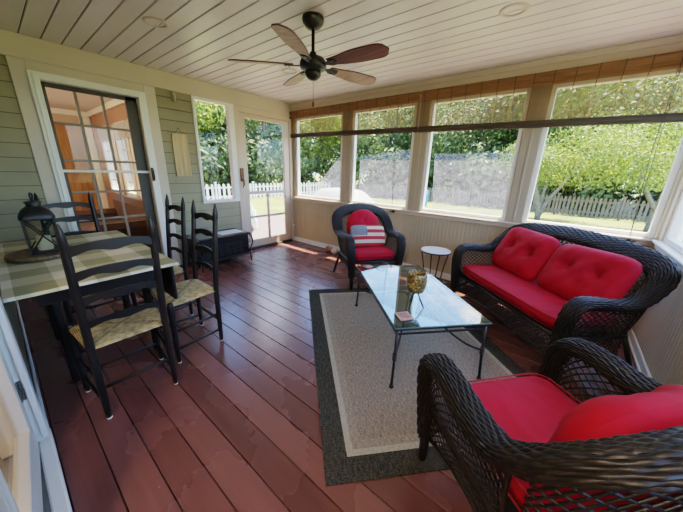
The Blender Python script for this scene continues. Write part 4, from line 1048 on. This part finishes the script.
CR = [crown_mesh('crown_a', 2.6, 2.6, 3.0, 9000, .105, 1, 14), crown_mesh('crown_b', 2.5, 2.5, 3.4, 9000, .10, 2, 15), crown_mesh('crown_c', 2.8, 2.6, 2.6, 9000, .11, 3, 14)]
SH = crown_mesh('bush', 1.5, 1.3, 1.15, 3600, .085, 5, 9)
def mesh_copy(me, mat):
    m2 = me.copy(); m2.materials.append(mat); return m2
CM = {(i, k): mesh_copy(CR[i], M[k]) for i in range(3) for k in ('leafA', 'leafB', 'leafC')}
SM = {k: mesh_copy(SH, M[k]) for k in ('leafA', 'leafB', 'leafC')}
TM = MB(); TM.tube([(0,0,0),(.05,0,1.5),(-.05,.05,3),(0,0,5)], [.13,.11,.09,.05], 8); TM.tube([(0,0,1.8),(.7,.2,3),(1.1,.3,4)], [.1,.07,.03], 6); TM.tube([(-.02,.02,2.2),(-.6,-.3,3.3),(-1,-.4,4.3)], [.1,.07,.03], 6)
tm = bpy.data.meshes.new('trunk'); tm.from_pydata(TM.v, [], TM.f); tm.materials.append(M['bark']); tm.update()
TL = {'leafA': 'tall dark green tree in the belt beyond the fence', 'leafB': 'tall yellow-green tree in the belt beyond the fence', 'leafC': 'tall soft green tree in the belt beyond the fence'}
rnd = random.Random(11)
def tree(x, y, ci, key, sc, zc, label, grp, trunk=True):
    o = empty('tree', (x, y, GZ), rnd.uniform(0, 6.28), label, 'tree', grp); o.scale = (sc, sc, sc)
    c = bpy.data.objects.new('crown', CM[(ci, key)]); col.objects.link(c); c.parent = o; c.location = (0, 0, zc)
    if trunk: t = bpy.data.objects.new('trunk', tm); col.objects.link(t); t.parent = o
CAMX, CAMY = 4.147, -3.634
def fence_d(a):
    d1 = 18.2/max(.2, math.cos(R(a))); d2 = 15.35/max(.2, math.sin(R(-a)))
    return min(d1, d2) if a < 0 else min(d1, 22)
i = 0
for row, (dist, step, keys) in enumerate(((21.5, 8.0, 'CABACBAC'), (27, 6.6, 'ACAABCAA'))):
    a = -86
    while a < 34:
        th = R(a); dd = max(dist, fence_d(a)+5.2+(dist-21.5)) + rnd.uniform(-1.0, 1.0)
        k = 'leaf' + keys[i % 8]
        tree(CAMX+math.sin(th)*dd, CAMY+math.cos(th)*dd, i % 3, k, rnd.uniform(1.15, 1.4)*(1 if row == 0 else 1.25), 3.5 if row == 0 else 3.7, TL[k], 'trees beyond the fence')
        a += step; i += 1
def bush(x, y, key, sc, label, grp):
    o = bpy.data.objects.new('shrub', SM[key]); col.objects.link(o); o.location = (x, y, GZ+.85*sc); o.rotation_euler.z = rnd.uniform(0, 6.28); o.scale = (sc, sc, sc); tag(o, label, 'shrub', grp)
a = -84
while a < 26:
    th = R(a); dd = fence_d(a)+3.4
    bush(CAMX+math.sin(th)*dd, CAMY+math.cos(th)*dd, 'leafA' if rnd.random() < .6 else 'leafC', rnd.uniform(1.5, 2.2), 'leafy shrub at the foot of the tree belt', 'shrubs behind the fence'); a += 5.0
# young pale-trunked tree on the lawn, right window
yt = empty('tree', (3.25, 11.4, GZ), .4, 'young yellow-green tree with pale forked trunk on the lawn', 'tree')
b = MB(); b.tube([(0,0,0),(-.05,0,.5),(-.30,0,1.3),(-.45,.1,2.4)], [.13,.10,.07,.03], 8); b.tube([(0,0,.2),(.22,0,.9),(.6,.0,1.5),(1.0,.1,2.3)], [.11,.08,.06,.03], 8); b.tube([(-.05,0,.5),(.05,.1,1.4),(.1,.1,2.4)], [.08,.06,.03], 8); b.build('trunk', M['palebark'], yt, True)
me = crown_mesh('young_crown', 2.9, 2.0, 1.75, 10000, .055, 21, 16); me.materials.append(M['leafB']); c = bpy.data.objects.new('crown', me); col.objects.link(c); c.parent = yt; c.location = (.9, 0, 2.9)
yt2 = empty('tree', (6.6, 11.0, GZ), .4, 'low yellow-green tree on the lawn at the right end of the windows', 'tree')
b = MB(); b.tube([(0,0,0),(.05,0,.9),(.2,0,2.2)], [.12,.10,.04], 8); b.tube([(.04,0,.8),(-.5,0,1.6),(-.9,0,2.4)], [.08,.06,.03], 8); b.build('trunk', M['palebark'], yt2, True)
me2 = me.copy(); c = bpy.data.objects.new('crown', me2); col.objects.link(c); c.parent = yt2; c.location = (0, 0, 2.9)
# covered grill / table, barrel, garden lounger
cv = empty('covered_garden_table', (-.12, 1.62, GZ), 0, 'garden table under a white canvas cover outside the corner window', 'garden table')
b = MB()
def cover(u, v):
    # v: 0 top centre .. 1 hem
    th = 2*PI*u; c, s = math.cos(th), math.sin(th); pw = 5; k = (abs(c)**pw+abs(s)**pw)**(-1/pw)
    if v < .35: r = v/.35*.52; z = 1.47-.05*(v/.35)**2
    elif v < .6: t = (v-.35)/.25; r = .52+.40*t; z = 1.42-.36*t
    else: t = (v-.6)/.4; r = .92+.03*t*math.sin(u*60); z = 1.06-1.04*t
    return (r*c*k*1.0, r*s*k*.6, z)
b.grid(cover, 72, 16); b.build('canvas_cover', M['canvas'], cv, True)
bb = empty('barrel', (-2.55, 12.3, GZ), 0, 'blue plastic barrel on the lawn by the picket fence', 'barrel')
b = MB(); b.lathe([(0,0),(.26,0),(.28,.03),(.30,.2),(.305,.24),(.30,.28),(.31,.45),(.30,.62),(.305,.66),(.30,.70),(.28,.88),(.26,.9),(0,.9)], 24); b.build('drum', M['blue'], bb, True)
b = MB(); b.lathe([(0,.895),(.255,.895),(.265,.91),(.25,.925),(0,.925)], 24); b.build('lid', M['blue'], bb, True)
gl = empty('garden_lounger', (-4.0, 1.4, GZ+.02), R(150), 'pale green garden lounger with curved white frame on the patio', 'garden lounger')
b = MB()
prof = cr([(-.95,0,.30),(-.4,0,.26),(.1,0,.30),(.5,0,.42),(.85,0,.58)], 8)
b.add([(p_[0], yy, p_[2]) for p_ in prof for yy in (-.3, .3)], [(2*i, 2*i+2, 2*i+3, 2*i+1) for i in range(len(prof)-1)]); b.build('sling', M['mint'], gl, True)
for s in (-1, 1):
    b = MB(); b.tube([(p_[0], s*.31, p_[2]) for p_ in prof], .018, 8); b.tube(cr([(-.75, s*.33, 0), (-.5, s*.33, .35), (-.1, s*.33, .52), (.3, s*.33, .4), (.55, s*.33, 0)], 6), .018, 8); b.build('side_frame', M['whitefence'], gl, True)

# ================================================================== LIGHT, SKY, CAMERA
wd = bpy.data.worlds.new('sky'); bpy.context.scene.world = wd; wd.use_nodes = True; nt = wd.node_tree
bg = nt.nodes['Background']; sky = nt.nodes.new('ShaderNodeTexSky'); sky.sky_type = 'NISHITA'; sky.sun_disc = False; sky.sun_elevation = R(62); sky.sun_rotation = R(20); sky.dust_density = .6; sky.ozone_density = 1.5
tcn = nt.nodes.new('ShaderNodeTexCoord'); ns = N(nt, 'ShaderNodeTexNoise', Scale=3.2, Detail=7.0, Roughness=.6); L(nt, mapping(nt, tcn.outputs['Generated'], (1,1,2)), ns.inputs[0])
cl = ramp(nt, ns.outputs[0], [(.54, (0,0,0)), (.72, (1,1,1))])
sc_ = nt.nodes.new('ShaderNodeVectorMath'); sc_.operation = 'MULTIPLY'; L(nt, sky.outputs[0], sc_.inputs[0]); sc_.inputs[1].default_value = (.058, .095, .15)
mx = mixc(nt, cl, sc_.outputs[0], (.75,.76,.78)); L(nt, mx, bg.inputs[0]); bg.inputs[1].default_value = 8.0
sun = bpy.data.lights.new('sun', 'SUN'); sun.energy = 22.0; sun.angle = R(.6); sun.color = (1,.96,.91)
so_ = bpy.data.objects.new('sun', sun); col.objects.link(so_); so_.rotation_euler = Vector((.12, .34, 1.0)).to_track_quat('Z', 'Y').to_euler()
def area(name, loc, target, size, power, color=(1,1,1), sy=None):
    l = bpy.data.lights.new(name, 'AREA'); l.energy = power; l.size = size; l.color = color
    if sy: l.shape = 'RECTANGLE'; l.size_y = sy
    o = bpy.data.objects.new(name, l); col.objects.link(o); o.location = loc; o.rotation_euler = (Vector(loc)-Vector(target)).to_track_quat('Z', 'Y').to_euler(); return o
def point_fill(name, loc, power, r, color):
    l = bpy.data.lights.new(name, 'POINT'); l.energy = power; l.shadow_soft_size = r; l.color = color
    o = bpy.data.objects.new(name, l); col.objects.link(o); o.location = loc
point_fill('unseen_doorway_fill', (4.1, -4.42, 2.30), 36, .10, (1,.94,.86))  # added fill light behind the camera; no lamp is seen there
point_fill('unseen_indoor_fill', (-1.6, -4.4, 2.0), 70, .15, (1,.86,.74))  # added light brightening the room beyond the sliding door

cam = bpy.data.cameras.new('camera'); co = bpy.data.objects.new('camera', cam); col.objects.link(co); bpy.context.scene.camera = co
cam.sensor_width = 36; cam.sensor_fit = 'HORIZONTAL'; cam.lens = 275.597/683*36; cam.clip_start = .02; cam.clip_end = 300
yaw, pit, rol = R(-38.573), R(17.215), R(1.7775)
fwd = Vector((math.sin(yaw)*math.cos(pit), math.cos(yaw)*math.cos(pit), -math.sin(pit))); r0 = Vector((math.cos(yaw), -math.sin(yaw), 0)); u0 = r0.cross(fwd)
r1 = r0*math.cos(rol)+u0*math.sin(rol); u1 = -r0*math.sin(rol)+u0*math.cos(rol)
m3 = Matrix((r1, u1, -fwd)).transposed(); co.matrix_world = Matrix.Translation((4.1468, -3.6341, 1.3658)) @ m3.to_4x4()
vs_ = bpy.context.scene.view_settings; vs_.view_transform = 'Filmic'; vs_.look = 'Medium High Contrast'; vs_.exposure = 1.0; vs_.gamma = 1.0
vs_.use_white_balance = True; vs_.white_balance_temperature = 8700; vs_.white_balance_tint = 14
